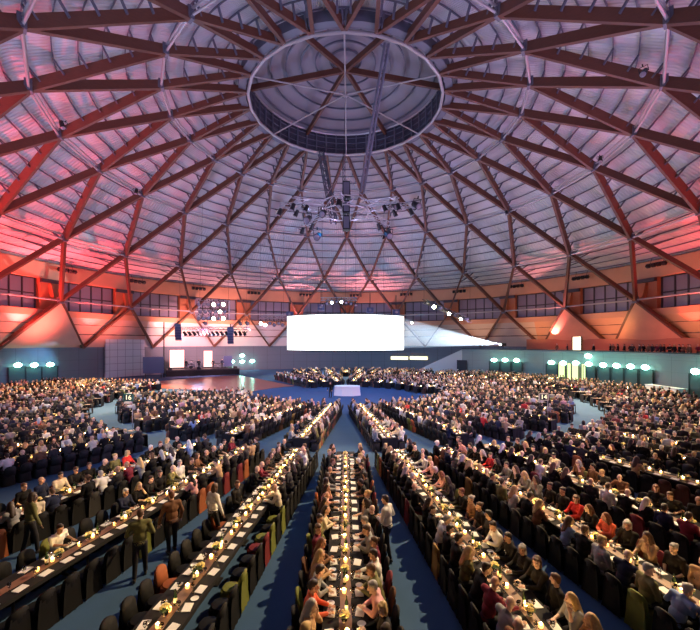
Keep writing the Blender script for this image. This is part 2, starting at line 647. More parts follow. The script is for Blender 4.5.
# left gridded door, dark exit openings
gd = revolve([(45.3, .02), (45.3, 8.4), (45.6, 8.4), (45.6, .02)], 10, R_(-62.5), R_(-54.0))
struct(at_c(gd.obj('door_1', M_grid)), 'tall pale gridded loading door on the left wall', 'door')


def wall_door(n, px, py, r, w, h, m, lab):
    p = at_cyl(px, py, r)
    a = atan2(p.x, p.y - D)
    e = empty('door_%d' % n, pol(r, a, 0), -a)
    struct(e, lab, 'door')
    MB().box((0, -.04, h / 2 + .01), (w, .06, h)).obj('door_leaf', m, e)
    fr = MB()
    for s_ in (-1, 1):
        fr.box((s_ * (w / 2 + .05), -.06, h / 2), (.1, .12, h))
    fr.box((0, -.06, h + .05), (w + .2, .12, .1))
    fr.obj('door_frame', M_dark, e)
    return e


# ------------------------------------------------------------------ oculus and lantern
ro, zo = LEV[4]
mb = MB().tube([P3(ro - .1, PH + ST * k, zo) for k in range(NS)], .17, 8, closed=True)
struct(at_c(mb.obj('oculus_ring', M_steel)), 'pale steel ring round the oculus at the top of the dome', 'ring beam')
rb = revolve([(ro + .15, zo + .1), (ro + .15, zo + 1.3), (ro + .9, zo + 1.3), (ro + .9, zo + .1), (ro + .15, zo + .1)], 48)
struct(at_c(rb.obj('oculus_beam', M_purlin)), 'dark steel ring beam behind the oculus ring', 'ring beam')
lw = MB()
for k in range(48):
    a = PH + ST / 2 * k
    lw.beam(P3(ro, a, zo + .2), P3(ro, a, zo + 2.85), .16, .2, (sin(a), cos(a), 0))
for z in (zo + .9, zo + 1.7, zo + 2.4):
    lw.tube([P3(ro + .05, ST / 2 * k, z) for k in range(48)], .05, 4, closed=True)
struct(at_c(lw.obj('lantern_frame', M_purlin)), 'dark mullions of the clerestory round the oculus', 'frame')
lg = revolve([(ro + .15, zo + .1), (ro + .15, zo + 2.9), (ro + .25, zo + 2.9), (ro + .25, zo + .1)], 48)
struct(at_c(lg.obj('wall_lantern', mat('dark_louvre_panel', (.05, .05, .07), .5))), 'dark louvred wall of the lantern above the oculus', 'wall')
lr = MB().tube([P3(ro - .05, ST / 2 * k, zo + 2.85) for k in range(48)], .12, 6, closed=True)
struct(at_c(lr.obj('lantern_ring', M_steel)), 'upper steel ring below the lantern roof', 'ring beam')
LR = [(ro + .25, 35.2), (7.2, 36.6), (3.6, 37.6), (.05, 38.1)]
lro = revolve(LR + [(.05, 38.4), (3.6, 37.9), (7.2, 36.9), (ro + .4, 35.5), (ro + .25, 35.2)], 96)
struct(at_c(lro.obj('ceiling_lantern', mat('grey_lantern_board', (.24, .22, .25), .6, noise=.1, nscale=.5))), 'pale conical lantern ceiling inside the oculus', 'ceiling')
for i in range(6):
    t = (i + .7) / 6.6
    r = (ro) * (1 - t) + .3
    z = 35.15 + (38.1 - 35.2) * (1 - (r / ro) ** 1.35) - .12
    hp = revolve([(r - .06, z - .12), (r + .06, z - .12), (r + .06, z + .08), (r - .06, z + .08), (r - .06, z - .12)], 64)
    struct(at_c(hp.obj('lantern_hoop', M_purlin)), 'dark purlin hoop under the lantern ceiling', 'purlin', 'lantern purlin hoops')
for k in range(6):
    a = PH + pi / 6 + k * pi / 3
    me = MB().beam(P3(ro, a, 34.7), P3(.25, a, 36.7), .3, .62, (0, 0, 1)).obj('lantern_beam', M_timber)
    struct(at_c(me), 'dark red timber rafter of the lantern roof', 'beam', 'lantern rafters')
for k in range(6):
    a = PH + k * pi / 3
    me = MB().tube([P3(ro - .1, a, zo), P3(.15, a, 33.9)], .075, 8).obj('lantern_rod', M_steel)
    struct(at_c(me), 'thin pale steel rod from the oculus ring to the hub', 'rod', 'oculus tie rods')
hb = MB().lathe([(.05, 33.6), (.25, 33.7), (.25, 34.1), (.09, 34.2), (.09, 36.7), (.3, 36.8), (.3, 37.3)], 12)
struct(at_c(hb.obj('lantern_hub', M_steel)), 'steel hub where the oculus rods meet', 'hub')
# ------------------------------------------------------------------ lights helper
def aim(o, tgt):
    d = Vector(tgt) - o.location
    o.rotation_euler = d.to_track_quat('-Z', 'Y').to_euler()


def spot(name, loc, tgt, power, col, ang=60, blend=.6, rad=.25):
    l = bpy.data.lights.new(name, 'SPOT')
    l.energy = power
    l.color = col
    l.spot_size = R_(ang)
    l.spot_blend = blend
    l.shadow_soft_size = rad
    o = bpy.data.objects.new(name, l)
    COL.objects.link(o)
    o.location = loc
    aim(o, tgt)
    return o


def point(name, loc, power, col, rad=.1):
    l = bpy.data.lights.new(name, 'POINT')
    l.energy = power
    l.color = col
    l.shadow_soft_size = rad
    o = bpy.data.objects.new(name, l)
    COL.objects.link(o)
    o.location = loc
    return o


# ------------------------------------------------------------------ rig pieces
def box_truss(mb, p, q, w=.45, r=.04, bays=None, mat_i=0):
    p, q = Vector(p), Vector(q)
    d = q - p
    L = d.length
    d.normalize()
    x = d.cross(Vector((0, 0, 1)))
    if x.length < .05:
        x = Vector((1, 0, 0))
    x.normalize()
    u = x.cross(d)
    offs = [(x * a + u * b) * w / 2 for a, b in ((-1, -1), (1, -1), (1, 1), (-1, 1))]
    for o in offs:
        mb.tube([p + o, q + o], r, 6, mat_i)
    n = bays or max(2, int(L / (w * 1.6)))
    for i in range(n):
        for j in range(4):
            a, b = offs[j], offs[(j + 1) % 4]
            if i % 2:
                a, b = b, a
            mb.tube([p + d * (L * i / n) + a, p + d * (L * (i + 1) / n) + b], r * .55, 4, mat_i)
    return mb


def truss_thing(p, q, lab, w=.45, r=.04, m=None):
    mb = box_truss(MB(), p, q, w, r)
    o = mb.obj('hanging_truss', m or M_truss)
    return tag(o, lab, 'truss')


def cable(p, q, lab, r=.03, grp=None, m=None):
    o = MB().tube([p, q], r * .5, 5).obj('hanging_cable', m or M_dark)
    return tag(o, lab, 'cable', grp)


def lamp_mesh():
    can = MB()
    can.lathe([(.10, -.30), (.16, -.26), (.17, .0), (.20, .28), (.20, .33), (.17, .33)], 12)
    lens = MB().lathe([(.01, .325), (.175, .33), (.12, .37), (.01, .39)], 12)
    yoke = MB()
    yoke.tube([(-.24, 0, 0), (-.24, 0, .0), (-.24, .34, -.02), (.24, .34, -.02), (.24, 0, 0)], .025, 5)
    yoke.tube([(0, .34, -.02), (0, .5, -.02)], .04, 6)
    return can.mesh('lamp_body', M_dark), lens, yoke.mesh('yoke', M_dark)


LB, LL, LY = lamp_mesh()
LENS = {k: LL.mesh('lens', m) for k, m in (('off', M_glass), ('warm', M_lampw), ('cool', M_lampb), ('green', M_green))}


def spotlight(loc, tgt, kind, lab, sc=1.0, grp=None):
    """hung from its yoke top; local Z is the beam"""
    o = link('spotlight', LB)
    o.location = loc
    d = (Vector(tgt) - Vector(loc)).normalized()
    y = (Vector((0, 0, 1)) - d * d.z)
    y = y.normalized() if y.length > .05 else Vector((0, 1, 0))
    x = y.cross(d)
    o.rotation_euler = Matrix((x, y, d)).transposed().to_euler()
    o.scale = (sc, sc, sc)
    tag(o, lab, 'spotlight', grp)
    link('yoke', LY, o)
    link('lens', LENS[kind], o)
    return o


# central rig: web of trusses under the oculus
RZ = 20.6
rig = MB()
for z in (RZ, RZ + 1.0):
    rig.tube([CEN + Vector((2.7 * cos(2 * pi * k / 12), 2.7 * sin(2 * pi * k / 12), z)) for k in range(12)], .07, 6, closed=True)
for k in range(12):
    a, b = 2 * pi * k / 12, 2 * pi * (k + 1) / 12
    rig.tube([CEN + Vector((2.7 * cos(a), 2.7 * sin(a), RZ)), CEN + Vector((2.7 * cos(b), 2.7 * sin(b), RZ + 1))], .04, 5)
tag(rig.obj('hanging_ring_truss', M_truss), 'small circular aluminium truss ring hung below the oculus', 'truss')
ends = []
for k, (an, L) in enumerate(((0, 7.4), (40, 7.0), (140, 7.0), (180, 7.4), (215, 6.6), (325, 6.6), (262, 5.0))):
    a = R_(an)
    p = CEN + Vector((2.7 * cos(a), 2.7 * sin(a), RZ + .5))
    q = CEN + Vector((L * cos(a), L * sin(a), RZ + (.9 if an in (0, 180) else .1)))
    truss_thing(p, q, 'aluminium truss arm of the central rig, %s of seven round the ring' % ['first', 'second', 'third', 'fourth', 'fifth', 'sixth', 'seventh'][k], .5, .045)
    ends.append((p, q))
lampn = 0
for p, q in ends:
    for t in (.6, 1.0):
        c = p.lerp(q, t) + Vector((0, 0, -.75))
        spotlight(c, (q.x * 2.2, D + (q.y - D) * 2.2, 0), 'off', 'black spotlight hung under an arm of the central rig', 1.25, 'spotlights of the central rig')
for (px, py) in ((323, 213), (308, 219), (395, 205), (416, 205), (318, 236), (388, 235)):
    c = at_depth(px, py, D - 1)
    spotlight(c, (c.x * 3, 10, 0), 'off', 'large black spotlight beside the central rig', 1.9, 'large spotlights of the central rig')
apex = CEN + Vector((-.3, 0, 25.3))
for s_ in (-1, 1):
    cable(apex, CEN + Vector((s_ * 2.6 - .1, -.4, RZ + 1)), 'pale sling from the bridle point down to the ring truss, %s' % ('left one' if s_ < 0 else 'right one'), .06, None, M_truss)
cable(CEN + Vector((0, 0, 33.7)), apex, 'long cable from the oculus hub down to the bridle point', .05)
for k, (z0, z1, w) in enumerate(((22.2, 24.0, .95), (20.5, 21.9, .8), (18.6, 20.2, .85))):
    e = empty('hanging_loudspeaker', CEN + Vector((.1, -.1, z0)))
    tag(e, ['top', 'middle', 'bottom'][k] + ' black loudspeaker of the central column under the oculus', 'loudspeaker')
    MB().box((0, 0, (z1 - z0) / 2), (w, w, z1 - z0), taper=.85).obj('cabinet', M_dark, e)
    MB().box((0, -w / 2 - .02, (z1 - z0) / 2), (w * .7, .04, (z1 - z0) * .8)).obj('grille', M_purlin, e)
    MB().tube([(0, 0, z1 - z0), (0, 0, z1 - z0 + .35)], .06, 6).obj('shackle', M_truss, e)
# leaning box trusses from the oculus down to the rig
truss_thing(at_depth(387, 43, 33.4), at_depth(362, 192, 40.2), 'long leaning truss from the oculus ring down to the rig, lit edges', .34, .08, M_purlin)
truss_thing(at_depth(321, 153, 53.0), at_depth(334, 222, 46.0), 'dark truss leg from the far oculus ring down to the rig', .6, .09, M_purlin)
truss_thing(at_depth(344, 155, 53.3), CEN + Vector((-.2, 2.6, RZ + 1)), 'thin truss leg behind the loudspeaker column', .3, .04, M_purlin)

# left light cluster: a square frame of lamps above the stage side
LC = at_depth(214, 311, 48)
fr = MB()
for dz in (-1.1, .1, 1.3):
    fr.tube([LC + Vector((-1.9, 0, dz)), LC + Vector((1.9, 0, dz))], .06, 6)
for dx in (-1.9, 0, 1.9):
    fr.tube([LC + Vector((dx, 0, -1.1)), LC + Vector((dx, 0, 1.3))], .06, 6)
tag(fr.obj('hanging_lamp_frame', M_truss), 'square hanging frame packed with bright lamps, nearer the stage', 'lighting frame')
on = {(219, 306), (226, 303), (215, 316), (224, 313), (221, 310)}
k = 0
for i, dx in enumerate((-1.7, -1.1, -.5, .15, .75, 1.35)):
    for j, dz in enumerate((-.95, -.1, .8)):
        c = LC + Vector((dx + (j % 2) * .2, -.55, dz))
        lit = i >= 3 and (i + j) % 2 == 1
        spotlight(c, (c.x * .1, 0, 0), 'warm' if lit else 'off', ('lit lamp' if lit else 'dark lamp') + ' in the square hanging frame by the stage', 1.15, ('lit' if lit else 'dark') + ' lamps of the square frame')
for dx in (-1.8, 1.8):
    cable(LC + Vector((dx, 0, 1.3)), LC + Vector((dx, 1, 14)), 'thin cable from the roof to the square lamp frame, %s end' % ('left' if dx < 0 else 'right'), .03)
# second cluster nearer the screen
L2 = at_depth(272, 321, 60)
tr = box_truss(MB(), L2 + Vector((-1.9, 0, .6)), L2 + Vector((1.9, 0, .6)), .4, .05).obj('hanging_truss', M_truss)
tag(tr, 'short hanging truss of cool lamps just beside the bright screen', 'truss')
for i, dx in enumerate((-1.7, -1.0, -.3, .4, 1.1, 1.7)):
    spotlight(L2 + Vector((dx, -.3, -.35 - .25 * (i % 2))), (0, 10, 0), 'cool' if i in (0, 1) else 'off', ('lit cool lamp' if i in (0, 1) else 'dark lamp') + ' on the short truss beside the screen', 1.4, ('lit' if i in (0, 1) else 'dark') + ' lamps of the short truss')
for dx in (-1.8, 1.8):
    cable(L2 + Vector((dx, 0, .6)), L2 + Vector((dx, 0, 14)), 'thin cable from the roof to the short lamp truss, %s end' % ('left' if dx < 0 else 'right'), .03)
# right truss with three bright lamps
RA, RB = at_depth(424, 301, 46), at_depth(470, 321, 62)
truss_thing(RA, RB, 'long hanging truss with three bright lamps right of the screen', .4, .04, M_dark)
KEY = []
for i, (px, py, y, lit) in enumerate(((434, 306.5, 47.5, 1), (441, 308, 49.5, 0), (449, 313.5, 53, 1), (455, 315, 56, 0), (461, 318.5, 58.5, 1))):
    c = at_depth(px, py, y)
    KEY.append(c)
    spotlight(c, (0, 2, 0), 'warm' if lit else 'off', ['nearest bright lamp on the truss right of the screen', 'dark lamp between the first two bright ones on that truss', 'middle bright lamp on the truss right of the screen', 'dark lamp between the last two bright ones on that truss', 'furthest bright lamp on the truss right of the screen'][i], 1.25)
for i, p in enumerate((RA, RB)):
    cable(p, p + Vector((0, 0, 13)), 'thin cable from the roof to the %s end of the three lamp truss' % ['near', 'far'][i], .03)
# small lamp off the screen's corner
c = at_depth(412, 322.5, 62)
spotlight(c, (0, 5, 2), 'cool', 'small cool lamp hung at the corner of the bright screen', .9)
cable(c + Vector((0, 0, .3)), c + Vector((0, 0, 16)), 'thin cable of the small lamp at the screen corner', .02)
# lamps above the screen
SA = at_depth(337, 304, 57)
tr = box_truss(MB(), SA + Vector((-2.4, 0, .75)), SA + Vector((3.0, 0, .75)), .4, .05).obj('hanging_truss', M_truss)
tag(tr, 'short hanging truss of blue lit moving lamps above the screen', 'truss')
for i in range(8):
    t = i / 7
    spotlight(SA + Vector((-2.2 + 5 * t, -.35, -.1 + .5 * sin(pi * t))), (8 * (t - .5), 20, -6), 'cool' if i in (2, 4) else 'off', 'moving lamp on the short truss above the bright screen', 1.15, 'moving lamps above the screen')
for dx in (-2.2, 2.8):
    cable(SA + Vector((dx, 0, .8)), SA + Vector((dx, 0, 15)), 'thin cable to the lamp truss above the screen, %s end' % ('left' if dx < 0 else 'right'), .03)

# ------------------------------------------------------------------ the screen
sc_root = empty('hanging_screen', (0, 58, 4.8))
tag(sc_root, 'huge curved white projection screen hung over the far tables', 'screen')
RC = 11.9
vs, fs, n = [], [], 32
am = math.asin(9.6 / RC)
for r in (RC, RC - .25):
    for z in (0, 5.5):
        for k in range(n + 1):
            a = -am + 2 * am * k / n
            vs.append((r * sin(a), RC - r * cos(a), z))
N = n + 1
for k in range(n):
    fs += [(k, k + 1, N + k + 1, N + k), (2 * N + k, 3 * N + k, 3 * N + k + 1, 2 * N + k + 1), (N + k, N + k + 1, 3 * N + k + 1, 3 * N + k), (k, 2 * N + k, 2 * N + k + 1, k + 1)]
fs += [(0, N, 3 * N, 2 * N), (n, 2 * N + n, 3 * N + n, N + n)]
mb = MB().add(vs, fs)
for i_, f_ in enumerate(mb.f):
    if min(f_) >= 2 * N:
        mb.m[i_] = 1
mb.obj('screen_surface', [M_screen, M_dark], sc_root)
fr = MB()
for z in (-.08, 5.58):
    fr.tube([((RC - .12) * sin(-am + 2 * am * k / n), RC - (RC - .12) * cos(-am + 2 * am * k / n), z) for k in range(n + 1)], .09, 6)
fr.obj('screen_frame', M_dark, sc_root)
for i, x in enumerate((-6, 0, 6)):
    y = 58 + RC - sqrt((RC - .12) ** 2 - x * x)
    cable((x, y, 10.35), (x, y, 27.5), 'thin cable holding up the bright screen, %s of three' % ['left', 'middle', 'right'][i], .035)
for i, (px, py) in enumerate(((290, 315), (321, 308), (370, 311), (396, 313))):
    c = at_depth(px, py, 64)
    e = empty('hanging_projector', c)
    tag(e, 'dark projector hung above the bright screen, %s of four from the left' % ['first', 'second', 'third', 'fourth'][i], 'projector')
    MB().box((0, 0, .1), (1.1, 1.0, .9)).obj('projector_body', M_bluescr, e)
    MB().lathe([(.2, 0), (.24, .25), (.18, .3)], 12, (0, -.5, .1), rot=Matrix.Rotation(pi / 2, 3, 'X')).obj('projector_lens', M_glass, e)
    MB().tube([(0, 0, .5), (0, 0, 3)], .06, 6).obj('hanging_pole', M_dark, e)

# projector on the gallery and its beam in the haze
PJ = at_cyl(503, 344.6, 37.6)
e = empty('projector', (PJ.x, PJ.y, 4.06))
e.rotation_euler = (0, 0, atan2(67 - PJ.y, 9.6 - PJ.x) - pi / 2)
tag(e, 'projector on the gallery throwing a blue white beam towards the screen', 'projector')
hz = PJ.z - 4.06
MB().box((0, 0, hz), (.7, .9, .5)).obj('projector_body', M_dark, e)
MB().lathe([(.12, 0), (.17, .14), (.15, .16)], 14, (0, .45, hz), rot=Matrix.Rotation(-pi / 2, 3, 'X')).obj('projector_lens', emis('projector_lens_glow', (.75, .88, 1), 120), e)
MB().tube([(0, 0, 0), (0, 0, hz - .2)], .07, 8).lathe([(.35, .0), (.35, .04), (.08, .08)], 12).obj('stand_post', M_dark, e)
BT = Vector((9.2, 62.5, 7.55))
dirv = (BT - PJ).normalized()
P0 = PJ + dirv * .9
Lb = (BT - P0).length
bm_ = MB()
bm_.lathe([(.12, 0), (2.55, Lb)], 40)
hazem = bpy.data.materials.new('thin_theatre_haze'); hazem.use_nodes = True
nt = hazem.node_tree; nt.nodes.clear()
vs_ = nt.nodes.new('ShaderNodeVolumeScatter'); vs_.inputs['Density'].default_value = .045; vs_.inputs['Color'].default_value = (.95, .97, 1, 1)
vs_.inputs['Anisotropy'].default_value = .2
ou = nt.nodes.new('ShaderNodeOutputMaterial'); nt.links.new(vs_.outputs[0], ou.inputs['Volume'])
hb_ = bm_.obj('haze_beam', hazem)
hb_.location = P0
hb_.rotation_euler = dirv.to_track_quat('Z', 'Y').to_euler()
tag(hb_, 'blue white projector beam glowing in haze right of the screen', 'light beam', None, 'stuff')
spot('projector_light', PJ + dirv * .8, BT, 220000, (.62, .82, 1), 2 * math.degrees(math.atan(2.5 / Lb)) + 1.0, .08, .05)

# ------------------------------------------------------------------ stage
SP1, SP2 = Vector((-20, 72, 0)), Vector((-31.4, 66.8, 0))
sd = (SP2 - SP1).normalized()
sn = Vector((-sd.y * -1, -sd.x, 0))
sn = Vector((sd.y, -sd.x, 0))
if (SP1 + sn - CEN).length < (SP1 - CEN).length:
    sn = -sn
SL = (SP2 - SP1).length
srz = atan2(-sd.y, -sd.x)


def stg(u, v, z=0.0):      # u along the front from its right end, v back
    return SP1 + sd * u + sn * v + Vector((0, 0, z))


e = empty('stage', stg(SL / 2, 3), srz)
tag(e, 'low black stage platform in front of the pink lit wall', 'stage')
MB().box((0, 0, 1.05), (SL, 6.0, .2)).obj('stage_deck', M_dark, e)
MB().box((0, -2.95, .47), (SL, .08, .94)).box((SL / 2 - .05, 0, .47), (.08, 5.8, .94)).box((-SL / 2 + .05, 0, .47), (.08, 5.8, .94)).obj('stage_skirt', M_black, e)
df = revolve([(12, .005), (33, .005), (33, .03), (12, .03), (12, .005)], 24, R_(-74), R_(-36))
tag(at_c(df.obj('dance_floor', M_dance)), 'polished red timber dance floor in front of the stage', 'dance floor')


def pixstage(px, v):
    """point on the stage deck under pixel column px, v back from the front"""
    t = (px - PX) / F
    a = SP1 + sn * v
    u = (t * a.y - a.x) / (sd.x - t * sd.y)
    return stg(u, v, 1.15)


def standing_panel(px, v, w, h, m, name, lab, cat):
    p = pixstage(px, v)
    e = empty(name, p, srz)
    tag(e, lab, cat)
    MB().box((0, 0, .25 + h / 2), (w, .12, h)).obj('panel', m, e)
    MB().box((-w * .35, 0, .125), (.1, .8, .25)).box((w * .35, 0, .125), (.1, .8, .25)).obj('foot', M_dark, e)
    return e


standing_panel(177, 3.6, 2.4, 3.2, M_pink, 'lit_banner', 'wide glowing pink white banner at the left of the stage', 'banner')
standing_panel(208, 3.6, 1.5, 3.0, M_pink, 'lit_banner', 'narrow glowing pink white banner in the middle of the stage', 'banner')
standing_panel(228, 3.4, 1.6, 2.0, M_bluescr, 'stage_monitor', 'dark blue screen standing at the right end of the stage', 'screen')
e = empty('side_display', Vector((-32.6, 64.8, 0)), srz)
tag(e, 'dark blue rectangular screen standing left of the stage', 'screen')
MB().box((0, 0, 2.2), (3.2, .2, 2.8)).obj('panel', M_bluescr, e)
MB().box((-1.2, 0, .4), (.12, 1, .8)).box((1.2, 0, .4), (.12, 1, .8)).obj('foot', M_dark, e)
MB().tube([(1.6, .2, 0), (1.6, .2, 9.5)], .1, 8).obj('mast', M_dark, e)
# drum kit and keyboard
p = pixstage(191, 2.2)
e = empty('drum_kit', p, srz)
tag(e, 'drum kit in the middle of the stage before the banners', 'drum kit')
RX = Matrix.Rotation(pi / 2, 3, 'X')
MB().lathe([(.3, -.22), (.32, -.2), (.32, .2), (.3, .22)], 16, (0, 0, .33), rot=RX).obj('bass_drum', M_dark, e)
for dx, dy, z, r in ((-.3, .1, .78, .17), (.25, .1, .78, .17), (.6, .5, .5, .2), (-.6, .4, .6, .18)):
    MB().lathe([(r, -.12), (r, .12)], 14, (dx, dy, z)).tube([(dx, dy, z - .12), (dx, dy, .01)], .02, 5).obj('drum', M_bluescr, e)
for dx, dy, z in ((-.8, .2, 1.2), (.8, .2, 1.25), (.2, -.1, 1.35)):
    MB().lathe([(.02, .03), (.25, 0), (.25, .01), (.02, .045)], 16, (dx, dy, z)).tube([(dx, dy, z), (dx, dy, .01)], .015, 5).obj('cymbal', M_steel, e)
p = pixstage(218, 1.6)
e = empty('keyboard', p, srz)
tag(e, 'black keyboard on a crossed stand near the right stage banner', 'keyboard')
MB().box((0, 0, .92), (1.3, .35, .1)).obj('keys_body', M_dark, e)
MB().tube([(-.5, 0, .03), (.5, 0, .87)], .02, 5).tube([(.5, 0, .03), (-.5, 0, .87)], .02, 5).obj('stand', M_truss, e)
for i, px in enumerate((170, 199, 235)):
    p = pixstage(px, .5)
    e = empty('floor_monitor', p, srz)
    tag(e, 'black wedge loudspeaker at the stage edge, %s of three from the left' % ['first', 'second', 'third'][i], 'loudspeaker')
    me = MB()
    me.add([(-.35, -.25, 0), (.35, -.25, 0), (.35, .25, 0), (-.35, .25, 0), (-.35, -.1, .4), (.35, -.1, .4), (.35, .25, .3), (-.35, .25, .3)], [(3, 2, 1, 0), (4, 5, 6, 7), (0, 1, 5, 4), (1, 2, 6, 5), (2, 3, 7, 6), (3, 0, 4, 7)])
    me.obj('cabinet', M_dark, e)
    MB().box((0, .27, .16), (.6, .03, .26)).obj('grille', M_purlin, e)
# stage truss, par cans, line arrays
TA, TB = at_depth(176, 328.5, 64), at_depth(250, 328.5, 66)
truss_thing(TA, TB, 'long dark truss of small lamps over the stage front', .5, .05, M_bluescr)
for i in range(14):
    t = .12 + i * .062
    c = TA.lerp(TB, t) + Vector((0, -.1, -.85))
    spotlight(c, (c.x * .8, 64, 0), 'off', 'small dark lamp in the row under the stage truss', 1.3, 'row of lamps under the stage truss')
for i, px in enumerate((205, 240, 247)):
    c = at_depth(px, 325.5, 64.5)
    spotlight(c + Vector((0, 0, .4)), (0, 30, 0), 'off', 'larger lamp standing above the stage truss, %s of three' % ['first', 'second', 'third'][i], 1.6)
for i, t in enumerate((.05, .95)):
    p = TA.lerp(TB, t)
    cable(p, p + Vector((0, 0, 13.5)), 'thin cable from the roof to the %s end of the stage truss' % ['left', 'right'][i], .03)
for i, (px, py) in enumerate(((178, 333), (230.5, 336.5))):
    c = at_depth(px, py, 63.5)
    e = empty('hanging_line_array', c)
    e.rotation_euler = (0, 0, srz * .6)
    tag(e, 'curved column of loudspeaker boxes over the stage, %s one' % ['left', 'right'][i], 'loudspeaker')
    for j in range(6):
        z = 1.3 - j * .46
        MB().box((0, .03 * j * j, z), (1.0, .6, .42), Matrix.Rotation(-.05 * j, 3, 'X')).obj('speaker_box', M_bluescr, e)
    MB().tube([(0, 0, 1.5), (0, 0, 2.1)], .08, 6).obj('hanging_bumper', M_dark, e)

# ------------------------------------------------------------------ floods under the eaves
heads = MB()
for j in range(4):
    heads_ = None
fbar = MB().tube([(-1.35, 0, 0), (1.35, 0, 0)], .05, 6).tube([(-.9, 0, 0), (-.9, .3, .75)], .03, 5).tube([(.9, 0, 0), (.9, .3, .75)], .03, 5).mesh('flood_bar', M_dark)
fh = MB().box((0, -.1, -.28), (.5, .42, .42), Matrix.Rotation(-.5, 3, 'X')).mesh('lamp_head', M_dark)
side = lambda k: 'left' if k < 0 else 'right'
for k in range(-8, 9):
    a = PH + ST * (k + .17)
    e = empty('hanging_floodlight', pol(43.3, a, 16.9), -a)
    tag(e, 'bar of four dark floodlights under the eaves above a pier', 'floodlight', 'floodlight bars under the eaves')
    link('flood_bar', fbar, e)
    for j in range(4):
        h_ = link('lamp_head', fh, e)
        h_.location = (-1.1 + j * .72, 0, 0)

# ------------------------------------------------------------------ green lamps, doors, signs on the lower walls
GL = [(17, 365, 45.75, 1), (33.5, 365, 45.75, 1), (49.5, 364.5, 45.75, 1), (232, 361.5, 45.75, 0), (242, 361.5, 45.75, 0), (252, 361, 45.75, 0), (242, 355.5, 45.75, 0),
      (494.5, 360, 36.45, 1), (505.5, 360, 36.45, 1), (517, 360.3, 36.45, 1), (552, 362.5, 36.45, 1), (564, 363, 36.45, 1), (576.5, 363, 36.45, 1), (589.5, 364, 36.45, 1),
      (589, 356, 36.45, 0), (604, 365, 36.45, 1), (617.5, 365.7, 36.45, 1), (631.5, 366.5, 36.45, 1), (646.5, 367.3, 36.45, 1), (697, 371.5, 36.45, 1)]
ghood = MB().box((0, -.06, .25), (1.0, .3, .06)).box((0, -.02, .05), (.9, .04, .4))
ghood = ghood.mesh('hood', M_dark)
glens = MB().ball((0, -.16, 0), (.55, .2, .32), 14, 8).mesh('lens', M_green)
nd = 1
OW = ['first', 'second', 'third', 'fourth', 'fifth', 'sixth', 'seventh', 'eighth', 'ninth', 'tenth', 'eleventh', 'twelfth', 'thirteenth', 'fourteenth', 'fifteenth', 'sixteenth', 'seventeenth', 'eighteenth', 'nineteenth', 'twentieth', 'twenty-first', 'twenty-second', 'twenty-third', 'twenty-fourth', 'twenty-fifth', 'twenty-sixth']
for i, (px, py, r, dr) in enumerate(GL):
    p = at_cyl(px, py, r)
    a = atan2(p.x, p.y - D)
    e = empty('spot_wall_lamp', p, -a if r > 40 else -a)
    w_ = 'left wall' if i < 3 else ('wall by the stage' if i < 7 else 'gallery front')
    j_ = i if i < 3 else (i - 3 if i < 7 else i - 7)
    tag(e, 'glowing green lamp on the %s, %s from the left' % (w_, OW[j_]) if i not in (6, 14) else 'glowing green lamp on the %s, single one above the row' % w_, 'wall lamp')
    link('hood', ghood, e)
    link('lens', glens, e)
    pi_ = pol(r - .55, a, p.z - .1)
    point('green_glow', pi_, 85, (.25, 1.0, .72), .25)
    if dr and px not in (564, 576.5):
        nd += 1
        wall_door(nd, px, py, r, 1.75 if r < 40 else 2.2, p.z - .35, M_teal, 'dark teal exit door under a green lamp on the %s, %s lamp from the left' % (w_, OW[j_]))
for px, w_ in ((562, 1.0), (569.5, .55), (575.5, 1.0), (584, .6)):
    nd += 1
    p = at_cyl(px, 372, 36.45)
    wall_door(nd, px, 372, 36.45, w_, 2.9, M_doorg, 'yellow green lit doorway in the gallery front, %s from the left' % OW[(562, 569.5, 575.5, 584).index(px)])
nd += 1
p = at_cyl(577, 343, 44)
a = atan2(p.x, p.y - D)
e = empty('door_%d' % nd, pol(44, a, 4.06), -a)
struct(e, 'bright lit doorway on the upper gallery', 'door')
MB().box((0, 0, 1.55), (1.35, .1, 3.1)).obj('door_leaf', M_door, e)
MB().box((-.75, 0, 1.6), (.14, .2, 3.2)).box((.75, 0, 1.6), (.14, .2, 3.2)).box((0, 0, 3.25), (1.64, .2, .14)).obj('door_frame', M_dark, e)
for a_ in (58, 68, 80, 92):
    point('gallery_bar_glow', pol(41.5, R_(a_), 6.3), 160, (1, .2, .15), .2)
# back wall of the gallery bar
gb = revolve([(44.2, 4.06), (44.2, 6.6), (44.35, 6.6), (44.35, 4.06)], 40, R_(50), R_(112))
struct(at_c(gb.obj('wall_gallery_back', M_pier)), 'rust coloured back wall of the gallery', 'wall')
# dark opening by the stair
nd += 1
wall_door(nd, 462, 364, 36.45, 1.7, 2.6, M_dark, 'dark opening at the foot of the gallery stair')
# two yellow lit signs on the far wall
for i, (x0, x1) in enumerate(((391, 408), (410, 427.5))):
    p, q = at_cyl(x0, 358, 45.6), at_cyl(x1, 358, 45.6)
    c = (p + q) / 2
    a = atan2(c.x, c.y - D)
    e = empty('wall_sign', Vector((c.x, c.y, c.z)), -a)
    tag(e, 'long pale yellow lit sign on the far wall, %s of two' % ['left', 'right'][i], 'sign')
    w = (q - p).length
    MB().box((0, -.1, 0), (w, .16, .75)).obj('sign_face', M_yellow, e)
    MB().box((0, -.06, .46), (w + .16, .2, .12)).box((0, -.06, -.46), (w + .16, .2, .12)).obj('sign_frame', M_dark, e)
    MB().box((0, -.05, .92), (w * .85, .06, .16)).obj('sign_strip', M_runner, e)
